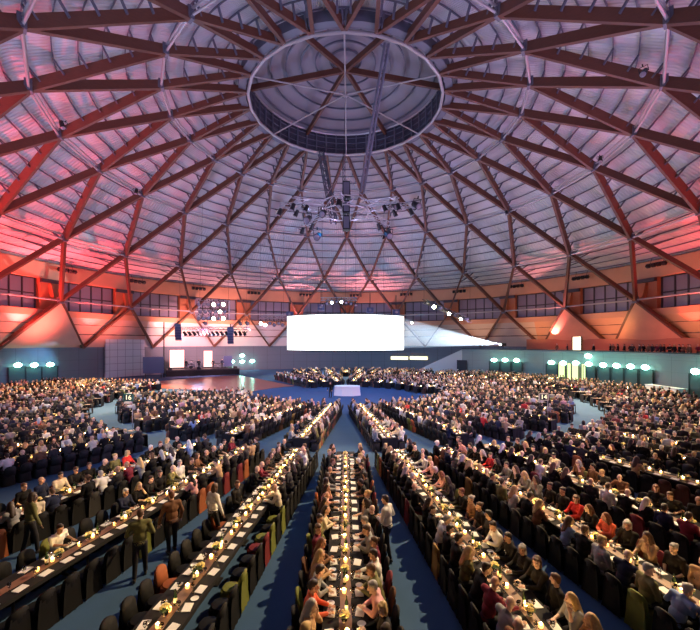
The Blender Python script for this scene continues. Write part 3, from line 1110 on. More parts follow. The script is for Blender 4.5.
# tables and boxes by the right wall
for i, (px, py) in enumerate(((656, 384), (675, 387))):
    c = at_cyl(px, py, 35.5)
    a = atan2(c.x, c.y - D)
    e = empty('service_counter', Vector((c.x, c.y, 0)), -a)
    tag(e, 'white clothed service counter by the gallery front, %s one' % ['left', 'right'][i], 'counter')
    MB().box((0, 0, 1.12), (2.2, .9, .06)).obj('counter_top', M_linen, e)
    MB().box((0, 0, .545), (2.1, .8, 1.09)).obj('counter_skirt', M_linen, e)

# white table at the hall's centre
e = empty('round_table', (.2, D + .6, 0))
tag(e, 'long white clothed table with rounded front at the hall centre', 'table')
mb = MB()
pr = [(1.55 * cos(a), 1.0 * sin(a)) for a in [2 * pi * k / 8 + pi / 8 for k in range(8)]]
vs = [(x * s_, y * s_, z) for s_, z in ((1.06, 0.01), (1.02, .5), (1.0, .98), (.98, 1.02)) for x, y in pr]
fs = [(i * 8 + k, i * 8 + (k + 1) % 8, (i + 1) * 8 + (k + 1) % 8, (i + 1) * 8 + k) for i in range(3) for k in range(8)] + [tuple(range(8))[::-1], tuple(24 + k for k in range(8))]
mb.add(vs, fs).obj('table_cloth', M_linen, e)
MB().add([(x * 1.01, y * 1.01, z) for z in (1.02, 1.06) for x, y in pr], [(k, (k + 1) % 8, 8 + (k + 1) % 8, 8 + k) for k in range(8)] + [tuple(range(8))[::-1], tuple(8 + k for k in range(8))]).obj('table_top', M_white, e)


# number signs on poles
def digit_text(s, size, m, parent, loc):
    cu = bpy.data.curves.new('digits', 'FONT')
    cu.body = s
    cu.size = size
    cu.align_x = 'CENTER'
    cu.align_y = 'CENTER'
    cu.extrude = .01
    cu.materials.append(m)
    t = bpy.data.objects.new('number_curve', cu)
    COL.objects.link(t)
    me = bpy.data.meshes.new_from_object(t.evaluated_get(bpy.context.evaluated_depsgraph_get()))
    bpy.data.objects.remove(t)
    me.materials.clear()
    me.materials.append(m)
    o = link('number', me)
    o.parent = parent
    o.location = loc
    o.rotation_euler = (pi / 2, 0, 0)
    return o


for s_, px, py, y, pole_x, m1, lab in (('16', 128.5, 397.5, 26.0, .27, mat('dark_green_sign_frame', (.03, .16, .10), .5), 'tall number sixteen sign on a pole with green edge, left crowd'),
                                       ('14', 543.5, 397.0, 27.0, .3, mat('cream_sign_frame', (.55, .52, .36), .5), 'tall number fourteen sign on a pole with pale frame, right crowd')):
    c = at_depth(px, py, y)
    e = empty('number_sign', (c.x, c.y, 0))
    tag(e, lab, 'sign')
    MB().box((0, 0, c.z), (.56, .06, .42)).obj('sign_board', M_dark, e)
    fr = MB()
    for sg in (-1, 1):
        fr.box((sg * .30, -.01, c.z), (.06, .1, .52)).box((0, -.01, c.z + sg * .235), (.66, .1, .05))
    fr.obj('sign_frame', m1, e)
    MB().tube([(pole_x, 0, .03), (pole_x, 0, c.z - .2)], .025, 8).lathe([(.28, .0), (.28, .02), (.05, .05)], 14, (pole_x, 0, 0.003)).obj('sign_pole', M_steel, e)
    digit_text(s_, .46, M_digits, e, (0, -.045, c.z - .0))

# ------------------------------------------------------------------ light
W = bpy.data.worlds.new('world')
W.use_nodes = True
W.node_tree.nodes['Background'].inputs[0].default_value = (.03, .035, .06, 1)
W.node_tree.nodes['Background'].inputs[1].default_value = .3
S.world = W
RED, PINK, LAV, BLUE, WARM = (1, .06, .07), (1, .22, .22), (.44, .53, 1.0), (.0, .30, 1.0), (1, .69, .36)
K = globals().get('KL', {})
# lavender wash thrown up at the dome from all round the gallery
for k in range(12):
    a = ST * (2 * k + 1)
    c = pol(38.5, a, 6.6)
    o = spot('roof_wash', c, pol(17, a + pi * .88, 29), (5600 if k in (0, 11, 1, 10) else 11500) if k not in (2, 9) else 8000, ((.70, .47, 1.0) if 0 < a < pi else (.43, .55, 1.0)), 125, 1, .6)
for k in range(6):
    a = k * pi / 3
    spot('rig_wash', CEN + Vector((2 * cos(a), 2 * sin(a), 19.5)), CEN + Vector((22 * cos(a), 22 * sin(a), 26)), 500, (.6, .5, .9), 120, 1, .5)
# red uplights at the foot of the legs
for k, pw in ((-8.2, 50000), (-7.2, 56000), (-6.3, 34000), (-5.4, 32000), (-4.5, 17000), (-3.5, 6000), (-2.5, 5000), (-1.0, 15000), (.4, 15000), (3.75, 9000), (5.5, 8000), (6.4, 20000), (7.3, 20000)):
    a = PH + ST * k
    c = pol(43.4, a, 6.6)
    spot('red_uplight', c, pol(40.5, a + .03, 18.5), pw, RED if abs(k) > 4 else PINK, 84, .9, .12)
# warm spill on the right fascia, pink wash on the stage wall
for k, pw in ((2.5, 500), (3.5, 800), (4.6, 900), (5.7, 1000), (6.7, 900), (-2.2, 1500), (-3.2, 1500), (-4.3, 2600), (-5.2, 3200), (-6.2, 3200)):
    a = PH + ST * k
    spot('amber_uplight', pol(40, a, 7), pol(46.5, a, 12), pw, (1, .22, .18) if k < -4 else (1, .50, .20), 120, .8, .2)
for px, pw in ((185, 9000), (215, 9000), (250, 6000)):
    c = at_depth(px, 329, 66)
    spot('stage_wash', c, at_cyl(px + 5, 340, 45.8), pw, (1, .42, .46), 110, .7, .3)
spot('stage_pink', at_depth(205, 330, 64), pixstage(200, 3), 14000, (1, .4, .45), 80, .5, .3)
# warm front light from the trusses onto the tables
for i, (tx, ty, pw, an) in enumerate(((1.5, 14, 12000, 38), (9, 22, 12000, 46), (18, 32, 12000, 60))):
    c = KEY[(0, 2, 4)[i]] + Vector((0, -.6, -.2))
    spot('key_light', c, (tx, ty, .8), pw, WARM, an, .5, .12)
for i, (tx, ty, pw, an) in enumerate(((-9, 22, 12000, 44), (-24, 36, 12000, 60))):
    spot('key_light', LC + Vector((.8 - 1.5 * i, -1.0, .2)), (tx, ty, .8), pw, WARM, an, .5, .12)
# high spots for the overhead light; fixtures at the ring tie are added
for i, (a, r, tx, ty, pw, an, lab) in enumerate(((128, 26.5, .5, 12.5, 76000, 36, 'near right'), (98, 26.5, 19, 31, 82000, 58, 'right'), (62, 26.5, 23, 47, 105000, 62, 'far right'), (-112, 26.5, -15, 30, 56000, 48, 'near left'), (-80, 26.5, -27, 43, 98000, 60, 'left'), (165, 26.0, 0, 30, 20000, 46, 'nearest'), (15, 26.5, 0, 66, 50000, 60, 'far end'))):
    c = pol(r, R_(a), 24.6)
    tg = Vector((tx, ty, .5))
    spotlight(c + Vector((0, 0, .3)), tg, 'off', 'added spotlight at the third ring tie, %s one' % lab, 1.1)
    dd = (tg - c).normalized()
    spot('key_light', c + Vector((0, 0, .3)) + dd * .6, tg, pw, WARM, an, .45, .16)
# the centre rig lights the crowd all round, and the floor in blue
for k in range(10):
    a = 2 * pi * k / 10 + .2
    spot('crowd_spot', CEN + Vector((5 * cos(a), 5 * sin(a), 19.6)), CEN + Vector((23 * cos(a), 23 * sin(a), 1)), 1500, (1, .74, .45), 75, .7, .35)
for k in range(4):
    a = 2 * pi * k / 4 + .7
    spot('blue_floor_wash', CEN + Vector((2.2 * cos(a), 2.2 * sin(a), 19.0)), CEN + Vector((8 * cos(a), 8 * sin(a), 0)), 3300, BLUE, 150, .8, .8)
point('blue_glow', (-7, 72, 4), 2500, (.25, .6, 1), 1.0)  # added fill points without fixtures, tint the far wall blue
point('blue_glow', (8, 74, 3), 1500, (.25, .6, 1), 1.0)
spot('blue_wall_wash', (-40, 56, 6.0), (-45, 54, 1.5), 2200, (.2, .5, 1), 84, .9, .5)
#PART3
# ------------------------------------------------------------------ people
def remesh(mb, vox, dec=None, smooth=2):
    me = bpy.data.meshes.new('tmp')
    me.from_pydata(mb.v, [], mb.f)
    o = bpy.data.objects.new('tmp', me)
    COL.objects.link(o)
    m = o.modifiers.new('r', 'REMESH')
    m.mode = 'VOXEL'
    m.voxel_size = vox
    if smooth:
        s = o.modifiers.new('s', 'SMOOTH')
        s.factor = .5
        s.iterations = smooth
    if dec:
        d = o.modifiers.new('d', 'DECIMATE')
        d.ratio = dec
    dg = bpy.context.evaluated_depsgraph_get()
    out = bpy.data.meshes.new_from_object(o.evaluated_get(dg))
    bpy.data.objects.remove(o)
    bpy.data.meshes.remove(me)
    out.polygons.foreach_set('use_smooth', [True] * len(out.polygons))
    return out


def skeleton(pose, fem=False):
    J = {}
    lean, twist, hturn, hnod, tilt = pose.get('lean', 8), pose.get('twist', 0), pose.get('turn', 0), pose.get('nod', 8), pose.get('tilt', 0)
    sw = .165 if fem else .19
    stand = pose.get('stand', False)
    hz = .92 if stand else .57
    pel = Vector((0, -.03 if not stand else 0, hz))
    rot = Matrix.Rotation(R_(-lean), 3, 'X') @ Matrix.Rotation(R_(tilt), 3, 'Y')
    tw = Matrix.Rotation(R_(twist), 3, 'Z')

    def T(v, amt=1.0):
        return pel + rot @ (tw @ Vector(v) if amt > .5 else Vector(v))
    J['pel'] = pel
    J['abd'] = T((0, .0, .16), 0)
    J['chest'] = T((0, .0, .36))
    J['neck'] = T((0, -.01, .535))
    J['head'] = T((0, .025, .70))
    J['sh'] = [T((s * sw, -.01, .475)) for s in (-1, 1)]
    hr = tw @ Matrix.Rotation(R_(hturn), 3, 'Z') @ Matrix.Rotation(R_(-hnod), 3, 'X')
    J['hrot'] = hr
    if stand:
        J['hip'] = [pel + Vector((s * .09, 0, -.03)) for s in (-1, 1)]
        st = pose.get('step', .0)
        J['knee'] = [Vector((s * .10, s * st * .5 + .03, .50)) for s in (-1, 1)]
        J['ank'] = [Vector((s * .11, s * st, .09)) for s in (-1, 1)]
        arms = pose.get('arms', [((-.30, .02, 1.12), (-.30, .12, .88)), ((.30, .02, 1.12), (.30, .12, .88))])
    else:
        J['hip'] = [pel + Vector((s * .095, .02, .005)) for s in (-1, 1)]
        J['knee'] = [Vector((s * .12, .41, .53)) for s in (-1, 1)]
        J['ank'] = [Vector((s * .12, .40, .09)) for s in (-1, 1)]
        arms = pose.get('arms', [((-.27, .14, .83), (-.15, .36, .815)), ((.27, .14, .83), (.15, .36, .815))])
    J['elb'] = [Vector(a[0]) for a in arms]
    J['wri'] = [Vector(a[1]) for a in arms]
    return J


def torso(mb, J, g, fem):
    w = .93 if fem else 1.0
    ax = (J['chest'] - J['abd'])
    rot = Vector((0, 0, 1)).rotation_difference(ax.normalized()).to_matrix()
    mb.ball(J['pel'] + Vector((0, .0, .0)), (.17 + g, .125 + g, .085 + g), 14, 8)
    mb.ball(J['abd'], ((.145 if fem else .158) + g, .112 + g, .16 + g), 14, 8, rot)
    mb.ball(J['chest'], (.175 * w + g, .118 + g, .17 + g), 14, 8, rot)
    if fem:
        mb.ball(J['chest'] + rot @ Vector((0, .085, -.02)), (.13 + g, .06 + g, .07 + g), 12, 7, rot)
    mb.capsule(J['sh'][0], J['sh'][1], .068 + g, .068 + g)
    mb.capsule(J['neck'] - Vector((0, 0, .06)), J['neck'], .085 + g, .055 + g)


def arms(mb, J, g, frac=1.0):
    for i in (0, 1):
        s, e, w = J['sh'][i], J['elb'][i], J['wri'][i]
        mb.capsule(s, e, .057 + g, .043 + g)
        if frac > 0:
            mb.capsule(e, e.lerp(w, frac), .043 + g, (.032 if frac < 1 else .029) + g)


def legs(mb, J, g, frac=1.0):
    for i in (0, 1):
        mb.capsule(J['hip'][i], J['knee'][i], .08 + g, .06 + g)
        mb.capsule(J['knee'][i], J['knee'][i].lerp(J['ank'][i], frac), .056 + g, .042 + g)


def head(mb, J):
    c, r = J['head'], J['hrot']
    A = lambda v: c + r @ Vector(v)
    mb.capsule(J['neck'] - Vector((0, 0, .05)), c + r @ Vector((0, -.015, -.05)), .056, .053)
    mb.ball(A((0, -.008, .025)), (.076, .096, .094), 14, 10, r)
    mb.ball(A((0, .02, -.045)), (.06, .07, .072), 12, 8, r)
    mb.capsule(A((0, .092, .02)), A((0, .108, -.018)), .012, .017, 8)
    mb.ball(A((0, .078, -.092)), (.024, .018, .018), 8, 6, r)
    for s in (-1, 1):
        mb.ball(A((s * .078, -.005, .0)), (.014, .026, .034), 8, 6, r)


def hand(mb, J, i, fine=True):
    e, w = J['elb'][i], J['wri'][i]
    d = (w - e).normalized()
    s = -1 if i == 0 else 1
    side = d.cross(Vector((0, 0, 1)))
    side = side.normalized() if side.length > .1 else Vector((1, 0, 0))
    nrm = side.cross(d)
    rot = Matrix((side, d, nrm)).transposed()
    pc = w + d * .055
    mb.ball(pc, (.042, .052, .018), 10, 6, rot)
    if fine:
        for k, (x, L) in enumerate(((-.031, .062), (-.011, .074), (.010, .07), (.030, .055))):
            a = pc + rot @ Vector((x, .04, .0))
            b = a + rot @ Vector((x * .15, L * .55, .006))
            c = b + rot @ Vector((0, L * .42, -.014))
            mb.tube([a, b, c], [.0095, .009, .0075], 6)
        a = pc + rot @ Vector((-s * .036, -.025, 0))
        b = a + rot @ Vector((-s * .028, .03, -.002))
        mb.tube([a, b, b + rot @ Vector((-s * .004, .03, -.006))], [.012, .0105, .008], 6)


def hair(mb, J, style):
    c, r = J['head'], J['hrot']
    A = lambda v: c + r @ Vector(v)
    mb.ball(A((0, -.026, .042)), (.084, .092, .094), 14, 10, r)
    if style == 'short':
        mb.ball(A((0, .03, .088)), (.068, .05, .042), 10, 7, r)
        mb.ball(A((0, -.06, -.01)), (.07, .048, .07), 10, 7, r)
    elif style == 'bob':
        for s in (-1, 1):
            mb.capsule(A((s * .07, -.01, .04)), A((s * .078, -.01, -.10)), .032, .03)
        mb.ball(A((0, -.06, -.05)), (.085, .055, .11), 12, 8, r)
        mb.ball(A((0, .045, .085)), (.066, .045, .035), 10, 7, r)
    elif style == 'long':
        for s in (-1, 1):
            mb.capsule(A((s * .066, -.01, .04)), A((s * .085, -.03, -.17)), .03, .033)
        mb.capsule(A((0, -.07, .0)), J['neck'] + r @ Vector((0, -.105, -.14)), .075, .06)
        mb.capsule(A((-.05, -.06, -.05)), J['neck'] + r @ Vector((-.06, -.095, -.10)), .05, .04)
        mb.capsule(A((.05, -.06, -.05)), J['neck'] + r @ Vector((.06, -.095, -.10)), .05, .04)
    elif style == 'bun':
        mb.ball(A((0, .035, .085)), (.066, .045, .036), 10, 7, r)
        mb.ball(A((0, -.125, .06)), .042, 10, 7)
        mb.ball(A((0, -.06, -.02)), (.068, .045, .06), 10, 7, r)


def person_meshes(pose, fem, style, sleeve, nm):
    J = skeleton(pose, fem)
    b = MB()
    torso(b, J, 0, fem); arms(b, J, 0); legs(b, J, 0); head(b, J)
    for i in (0, 1):
        f0 = J['ank'][i]
        b.capsule(f0 + Vector((0, -.03, -.045)), f0 + Vector((0, .15, -.05)), .042, .036)
        hand(b, J, i, False)
    body = remesh(b, .0125, None, 2)
    # fingers rooted in the palms, joined to the same mesh
    f = MB()
    for i in (0, 1):
        hand(f, J, i, True)
    bm = bmesh.new()
    bm.from_mesh(body)
    fm = f.mesh('t', M_skin, True)
    bm.from_mesh(fm)
    bm.to_mesh(body)
    bm.free()
    bpy.data.meshes.remove(fm)
    body.name = 'person_body'
    for m in (M_skin, M_eye, M_lip, M_shoe):
        body.materials.append(m)
    inv = J['hrot'].transposed()
    for p in body.polygons:
        c = p.center
        q = inv @ (c - J['head'])
        if c.z < .10:
            p.material_index = 3
        elif q.y > .07 and abs(abs(q.x) - .032) < .012 and abs(q.z - .022) < .008:
            p.material_index = 1
        elif q.y > .07 and abs(q.x) < .026 and abs(q.z + .05) < .008:
            p.material_index = 2
        else:
            p.material_index = 0
    t = MB()
    torso(t, J, .013, fem); arms(t, J, .013, sleeve)
    top = remesh(t, .016, None, 2); top.name = 'garment'; top.materials.append(M_top)
    l = MB()
    legs(l, J, .012, .92); l.ball(J['pel'], (.184, .138, .10), 14, 8)
    tr = remesh(l, .02, .5, 2); tr.name = 'trousers'; tr.materials.append(M_trou)
    hr = None
    if style:
        h = MB(); hair(h, J, style)
        hr = remesh(h, .012, None, 2); hr.name = 'hair'; hr.materials.append(M_hair)
    # low detail copies for the mass of the crowd
    low = []
    t = MB(); torso(t, J, .013, fem); arms(t, J, .013, max(sleeve, .01))
    low.append((remesh(t, .035, .30, 0), 'top'))
    b = MB(); head(b, J)
    for i in (0, 1):
        hand(b, J, i, False)
        if sleeve < .5:
            b.capsule(J['elb'][i], J['wri'][i], .042, .03)
    low.append((remesh(b, .022, .30, 0), 'skin'))
    l = MB(); legs(l, J, .012, 1.0)
    low.append((remesh(l, .045, .25, 0), 'leg'))
    if style:
        h = MB(); hair(h, J, style)
        low.append((remesh(h, .025, .30, 0), 'hair'))
    LOW = []
    for me, part in low:
        co = np.empty(len(me.vertices) * 3, np.float32); me.vertices.foreach_get('co', co)
        me.calc_loop_triangles()
        tri_ = np.empty(len(me.loop_triangles) * 3, np.int32); me.loop_triangles.foreach_get('vertices', tri_)
        LOW.append((co.reshape(-1, 3), tri_.reshape(-1, 3), part))
        bpy.data.meshes.remove(me)
    return dict(body=body, top=top, tr=tr, hair=hr, low=LOW, fem=fem, style=style, bare=not style)


AF = [((-.22, .14, .83), (-.13, .36, .815)), ((.22, .14, .83), (.13, .36, .815))]       # both on the table
AC = [((-.22, .18, .84), (-.02, .36, .825)), ((.22, .18, .84), (.05, .33, .86))]        # crossed in front
AE = [((-.225, .24, .835), (-.10, .20, 1.06)), ((.22, .14, .83), (.12, .36, .815))]       # one hand at the chin
AL = [((-.24, .00, .78), (-.13, .13, .66)), ((.24, .00, .78), (.13, .13, .66))]         # in the lap
AR = [((-.26, .12, .83), (-.14, .35, .815)), ((.27, .24, .90), (.18, .50, .84))]        # reaching
AT = [((-.25, .06, .86), (-.22, .30, .82)), ((.22, .12, .83), (.12, .35, .815))]
POSES = [
    (dict(lean=8, turn=0, arms=AF), False, 'short', 1.0),
    (dict(lean=16, turn=18, nod=14, arms=AC), False, 'short', 1.0),
    (dict(lean=2, turn=-38, twist=-10, arms=AL), False, 'short', 1.0),
    (dict(lean=12, turn=30, twist=14, arms=AR), False, None, 1.0),
    (dict(lean=10, turn=-15, nod=10, arms=AE), True, 'long', .35),
    (dict(lean=5, turn=34, twist=10, arms=AF), True, 'bob', 1.0),
    (dict(lean=14, turn=-28, arms=AC), True, 'long', 1.0),
    (dict(lean=3, turn=8, nod=2, arms=AL), True, 'bun', .0),
    (dict(lean=18, turn=-10, tilt=5, arms=AT), False, 'short', .05),
    (dict(lean=-3, turn=44, twist=16, nod=0, arms=AL), False, None, 1.0),
]
PV = [person_meshes(p, f, s, sl, 'v%d' % i) for i, (p, f, s, sl) in enumerate(POSES)]
SV = [person_meshes(dict(stand=True, lean=2, nod=4, step=.06), False, 'short', 1.0, 's0'),
      person_meshes(dict(stand=True, lean=4, nod=10, step=.16, twist=8, arms=[((-.30, .0, 1.14), (-.12, .24, 1.12)), ((.30, .0, 1.14), (.12, .24, 1.12))]), False, 'short', 1.0, 's1'),
      person_meshes(dict(stand=True, lean=3, nod=12, step=.14, turn=20), True, 'bob', 1.0, 's2')]

TOPS = {'black': ((.006, .006, .007), 105), 'charcoal': ((.03, .03, .034), 14), 'navy': ((.012, .018, .05), 9), 'white': ((.74, .74, .72), 13), 'cream': ((.66, .58, .44), 6),
        'grey': ((.27, .28, .29), 7), 'pink': ((.66, .36, .38), 2), 'blue': ((.20, .3, .52), 2), 'brown': ((.16, .08, .045), 6), 'red': ((.55, .03, .03), 1.5),
        'olive': ((.15, .15, .06), 4), 'coral': ((.72, .14, .07), .3), 'tan': ((.42, .28, .16), 4), 'burgundy': ((.17, .02, .04), 3)}
HAIRS = {'black': ((.012, .01, .01), 16), 'dark': ((.035, .02, .013), 32), 'brown': ((.10, .05, .025), 24), 'auburn': ((.19, .065, .03), 7), 'blond': ((.52, .36, .15), 15), 'grey': ((.36, .35, .34), 10), 'white': ((.68, .66, .62), 5)}
SKINS = [(.62, .38, .27), (.68, .45, .33), (.56, .33, .22), (.72, .49, .38), (.40, .22, .14)]


def pick(d):
    ks = list(d)
    return random.choices(ks, [d[k][1] for k in ks])[0]


def rgba(c):
    return (c[0], c[1], c[2], 1)


PROTO = {}


def make_person(vi, top, hc, skin, loc, rz, V=PV, sc=1.0):
    v = V[vi]
    key = (id(v),)
    if key not in PROTO:
        o = link('person', v['body'])
        kid(link('garment', v['top'], o))
        kid(link('trousers', v['tr'], o))
        if v['hair']:
            kid(link('hair', v['hair'], o))
        PROTO[key] = o
        first = o
    else:
        first = dup(PROTO[key])
    first.location = loc
    first.rotation_euler = (0, 0, rz)
    first.scale = (sc, sc, sc)
    first.color = rgba(skin)
    for c in KIDS[first.name]:
        if c.name.startswith('garment'):
            c.color = rgba(TOPS[top][0])
        elif c.name.startswith('hair'):
            c.color = rgba(HAIRS[hc][0])
    return first


# ------------------------------------------------------------------ chairs
def chair_meshes():
    sk = MB()
    n = 28
    vs, fs = [], []
    for i, (z, w, d) in enumerate(((0.004, .235, .225), (.2, .222, .215), (.43, .21, .205), (.445, .20, .195))):
        for k in range(n):
            a = 2 * pi * k / n
            sx = abs(cos(a)) ** .45 * (1 if cos(a) > 0 else -1)
            sy = abs(sin(a)) ** .45 * (1 if sin(a) > 0 else -1)
            f = 1 + (.03 * (1 if k % 2 else -1) if i == 0 else .012 * (1 if k % 2 else -1) if i == 1 else 0)
            vs.append((sx * w * f, sy * d * f, z))
    for i in range(3):
        for k in range(n):
            l = (k + 1) % n
            fs.append((i * n + k, i * n + l, (i + 1) * n + l, (i + 1) * n + k))
    fs.append(tuple(3 * n + k for k in range(n)))
    sk.add(vs, fs)
    st = MB()
    st.lathe([(.19, .445), (.205, .452), (.205, .462), (.19, .468)], 20, sc=(1.0, .95))
    bk = MB()
    outline = [(-.205, .40), (-.205, .58), (-.20, .69), (-.18, .765), (-.135, .81), (-.07, .832), (0, .838), (.07, .832), (.135, .81), (.18, .765), (.20, .69), (.205, .58), (.205, .40)]
    V, Fs = [], []
    N = len(outline)
    for off in (0, -.055):
        for x, z in outline:
            y = -.19 - (z - .4) * .15 - .10 * (1 - (x / .205) ** 2) * .35 + off
            V.append((x, y, z))
        V.append((0, -.19 - .3 * .17 - .035 + off, .62))
    for i in range(N - 1):
        Fs.append((i, i + 1, N))
        Fs.append((N + 1 + i + 1, N + 1 + i, N + 1 + N))
        Fs.append((i + 1, i, N + 1 + i, N + 1 + i + 1))
    Fs.append((N - 1, 0, N)); Fs.append((N + 1, N + 1 + N - 1, N + 1 + N)); Fs.append((0, N - 1, N + 1 + N - 1, N + 1))
    bk.add(V, Fs)
    # cloth tail behind the back, down to the floor
    tl = MB()
    V, Fs = [], []
    rows = [(.72, -.305, .17), (.55, -.30, .20), (.3, -.30, .215), (.02, -.32, .24)]
    for z, y, w in rows:
        for j in range(7):
            x = -w + 2 * w * j / 6
            V.append((x, y + .02 * (j % 2) - .02, z))
    for i in range(3):
        for j in range(6):
            a = i * 7 + j
            Fs.append((a, a + 1, a + 8, a + 7))
    nv = len(V)
    V += [(x, y + .012, z) for x, y, z in V]
    Fs += [(d + nv, c + nv, b + nv, a + nv) for a, b, c, d in Fs]
    tl.add(V, Fs)
    return sk, st, bk, tl


_sk, _st, _bk, _tl = chair_meshes()
CH = [m.mesh(n_, M_cover, True) for m, n_ in ((_sk, 'skirt'), (_st, 'seat'), (_bk, 'backrest'), (_tl, 'cover_tail'))]
CHC = {'black': ((.005, .005, .006), 100), 'charcoal': ((.03, .028, .028), 8), 'olive': ((.15, .17, .035), 6), 'orange': ((.30, .09, .035), 5), 'burgundy': ((.16, .02, .025), 5), 'brown': ((.10, .042, .022), 7), 'gold': ((.28, .17, .05), 3)}
chair0 = None


def make_chair(col, loc, rz):
    global chair0
    if chair0 is None:
        chair0 = empty('banquet_chair')
        for me, n_ in zip(CH, ('skirt', 'seat', 'backrest', 'cover_tail')):
            kid(link(n_, me, chair0 if n_ != 'cover_tail' else KIDS[chair0.name][-1]))
        o = chair0
    else:
        o = dup(chair0)
    o.location = loc
    o.rotation_euler = (0, 0, rz)
    c = CHC[col][0]
    bl = CHC['black'][0]
    for k in KIDS[o.name]:
        k.color = rgba(c)
        for g in KIDS.get(k.name, []):
            g.color = rgba(c)
    return o


LOWCH = []
for m in (_sk, _bk):
    vs = np.array(m.v, np.float32)
    t_ = []
    for f in m.f:
        for i in range(1, len(f) - 1):
            t_.append((f[0], f[i], f[i + 1]))
    LOWCH.append((vs, np.array(t_, np.int32)))


class Mass:
    """one mesh that gathers what nobody could count"""
    def __init__(s):
        s.v, s.f, s.c, s.n = [], [], [], 0

    def add(s, co, tri_, loc, rz, col=None, sc=1.0):
        c_, s_ = cos(rz), sin(rz)
        o = np.empty_like(co)
        o[:, 0] = (co[:, 0] * c_ - co[:, 1] * s_) * sc + loc[0]
        o[:, 1] = (co[:, 0] * s_ + co[:, 1] * c_) * sc + loc[1]
        o[:, 2] = co[:, 2] * sc + loc[2]
        s.v.append(o)
        s.f.append(tri_ + s.n)
        s.n += len(o)
        if col is not None:
            s.c.append(np.tile(np.array([*col, 1], np.float32), (len(o), 1)))

    def build(s, name, m, smooth=True):
        v = np.concatenate(s.v); f = np.concatenate(s.f)
        me = bpy.data.meshes.new(name)
        me.vertices.add(len(v)); me.vertices.foreach_set('co', v.ravel())
        me.loops.add(len(f) * 3); me.loops.foreach_set('vertex_index', f.ravel().astype(np.int32))
        me.polygons.add(len(f))
        me.polygons.foreach_set('loop_start', np.arange(0, len(f) * 3, 3, dtype=np.int32))
        me.polygons.foreach_set('use_smooth', np.full(len(f), smooth))
        if s.c:
            at = me.color_attributes.new('tint', 'FLOAT_COLOR', 'POINT')
            at.data.foreach_set('color', np.concatenate(s.c).ravel())
        me.materials.append(m)
        me.update(calc_edges=True)
        me.validate()
        return link(name, me)


# ------------------------------------------------------------------ table rows
ORD = OW
SP = .568


def word(i):
    return ORD[i] if i < len(ORD) else 'far'


ROWS = []       # (phi degrees from the camera side, r0, r1, phrase, inner)


def rphrase(n, s, inner):
    k = 'inner table' if inner else 'table'
    return ('centre ' + k) if n == 0 else '%s %s %s of centre' % (word(n - 1), k, s)


ri = [5.7, 11.4, 17.2, 24.6, 30.4, 36.2, 42.0, 47.8, 53.6, 62, 67.8, 73.6, 79.4, 85.2, 91, 96.8, 102.6, 112, 118, 124, 130, 136, 142, 151, 157, 163, 169, 175]
le = [5.5, 11.7, 18.1, 29.2, 35, 40.8, 46.6, 52.4, 58.2, 64, 73, 78.8, 84.6, 90.4, 96.2, 102]
ROWS.append((0, 24.6, 37.6, rphrase(0, '', 0), 0))
for i, p in enumerate(ri):
    r1 = 37.6 if p < 60 else (34.0 if p < 137 else 32)
    ROWS.append((p, 24.3, r1, rphrase(i + 1, 'right', 0), 0))
for i, p in enumerate(le):
    ROWS.append((-p, 24.0, 37.6 if p < 50 else 41.5, rphrase(i + 1, 'left', 0), 0))
for i, p in enumerate((180, 174, 168, 162)):
    ROWS.append((-p, 24.3, 30.5 if i < 3 else 29.5, '%s far table left of the screen axis' % word(i), 0))
for s, sg in (('right', 1), ('left', -1)):
    for i, p in enumerate((6.3, 17.6, 28.4, 39.4, 50.5, 62, 73, 84, 95, 106, 118, 129, 140, 151, 162, 173)):
        if sg < 0 and 80 < p < 145:
            continue
        ROWS.append((sg * p, 10.4 if p < 100 else 8.6, 22.2, rphrase(i + 1, s, 1), 1))

SEATS = []
TABLEM = {}
HW = .42


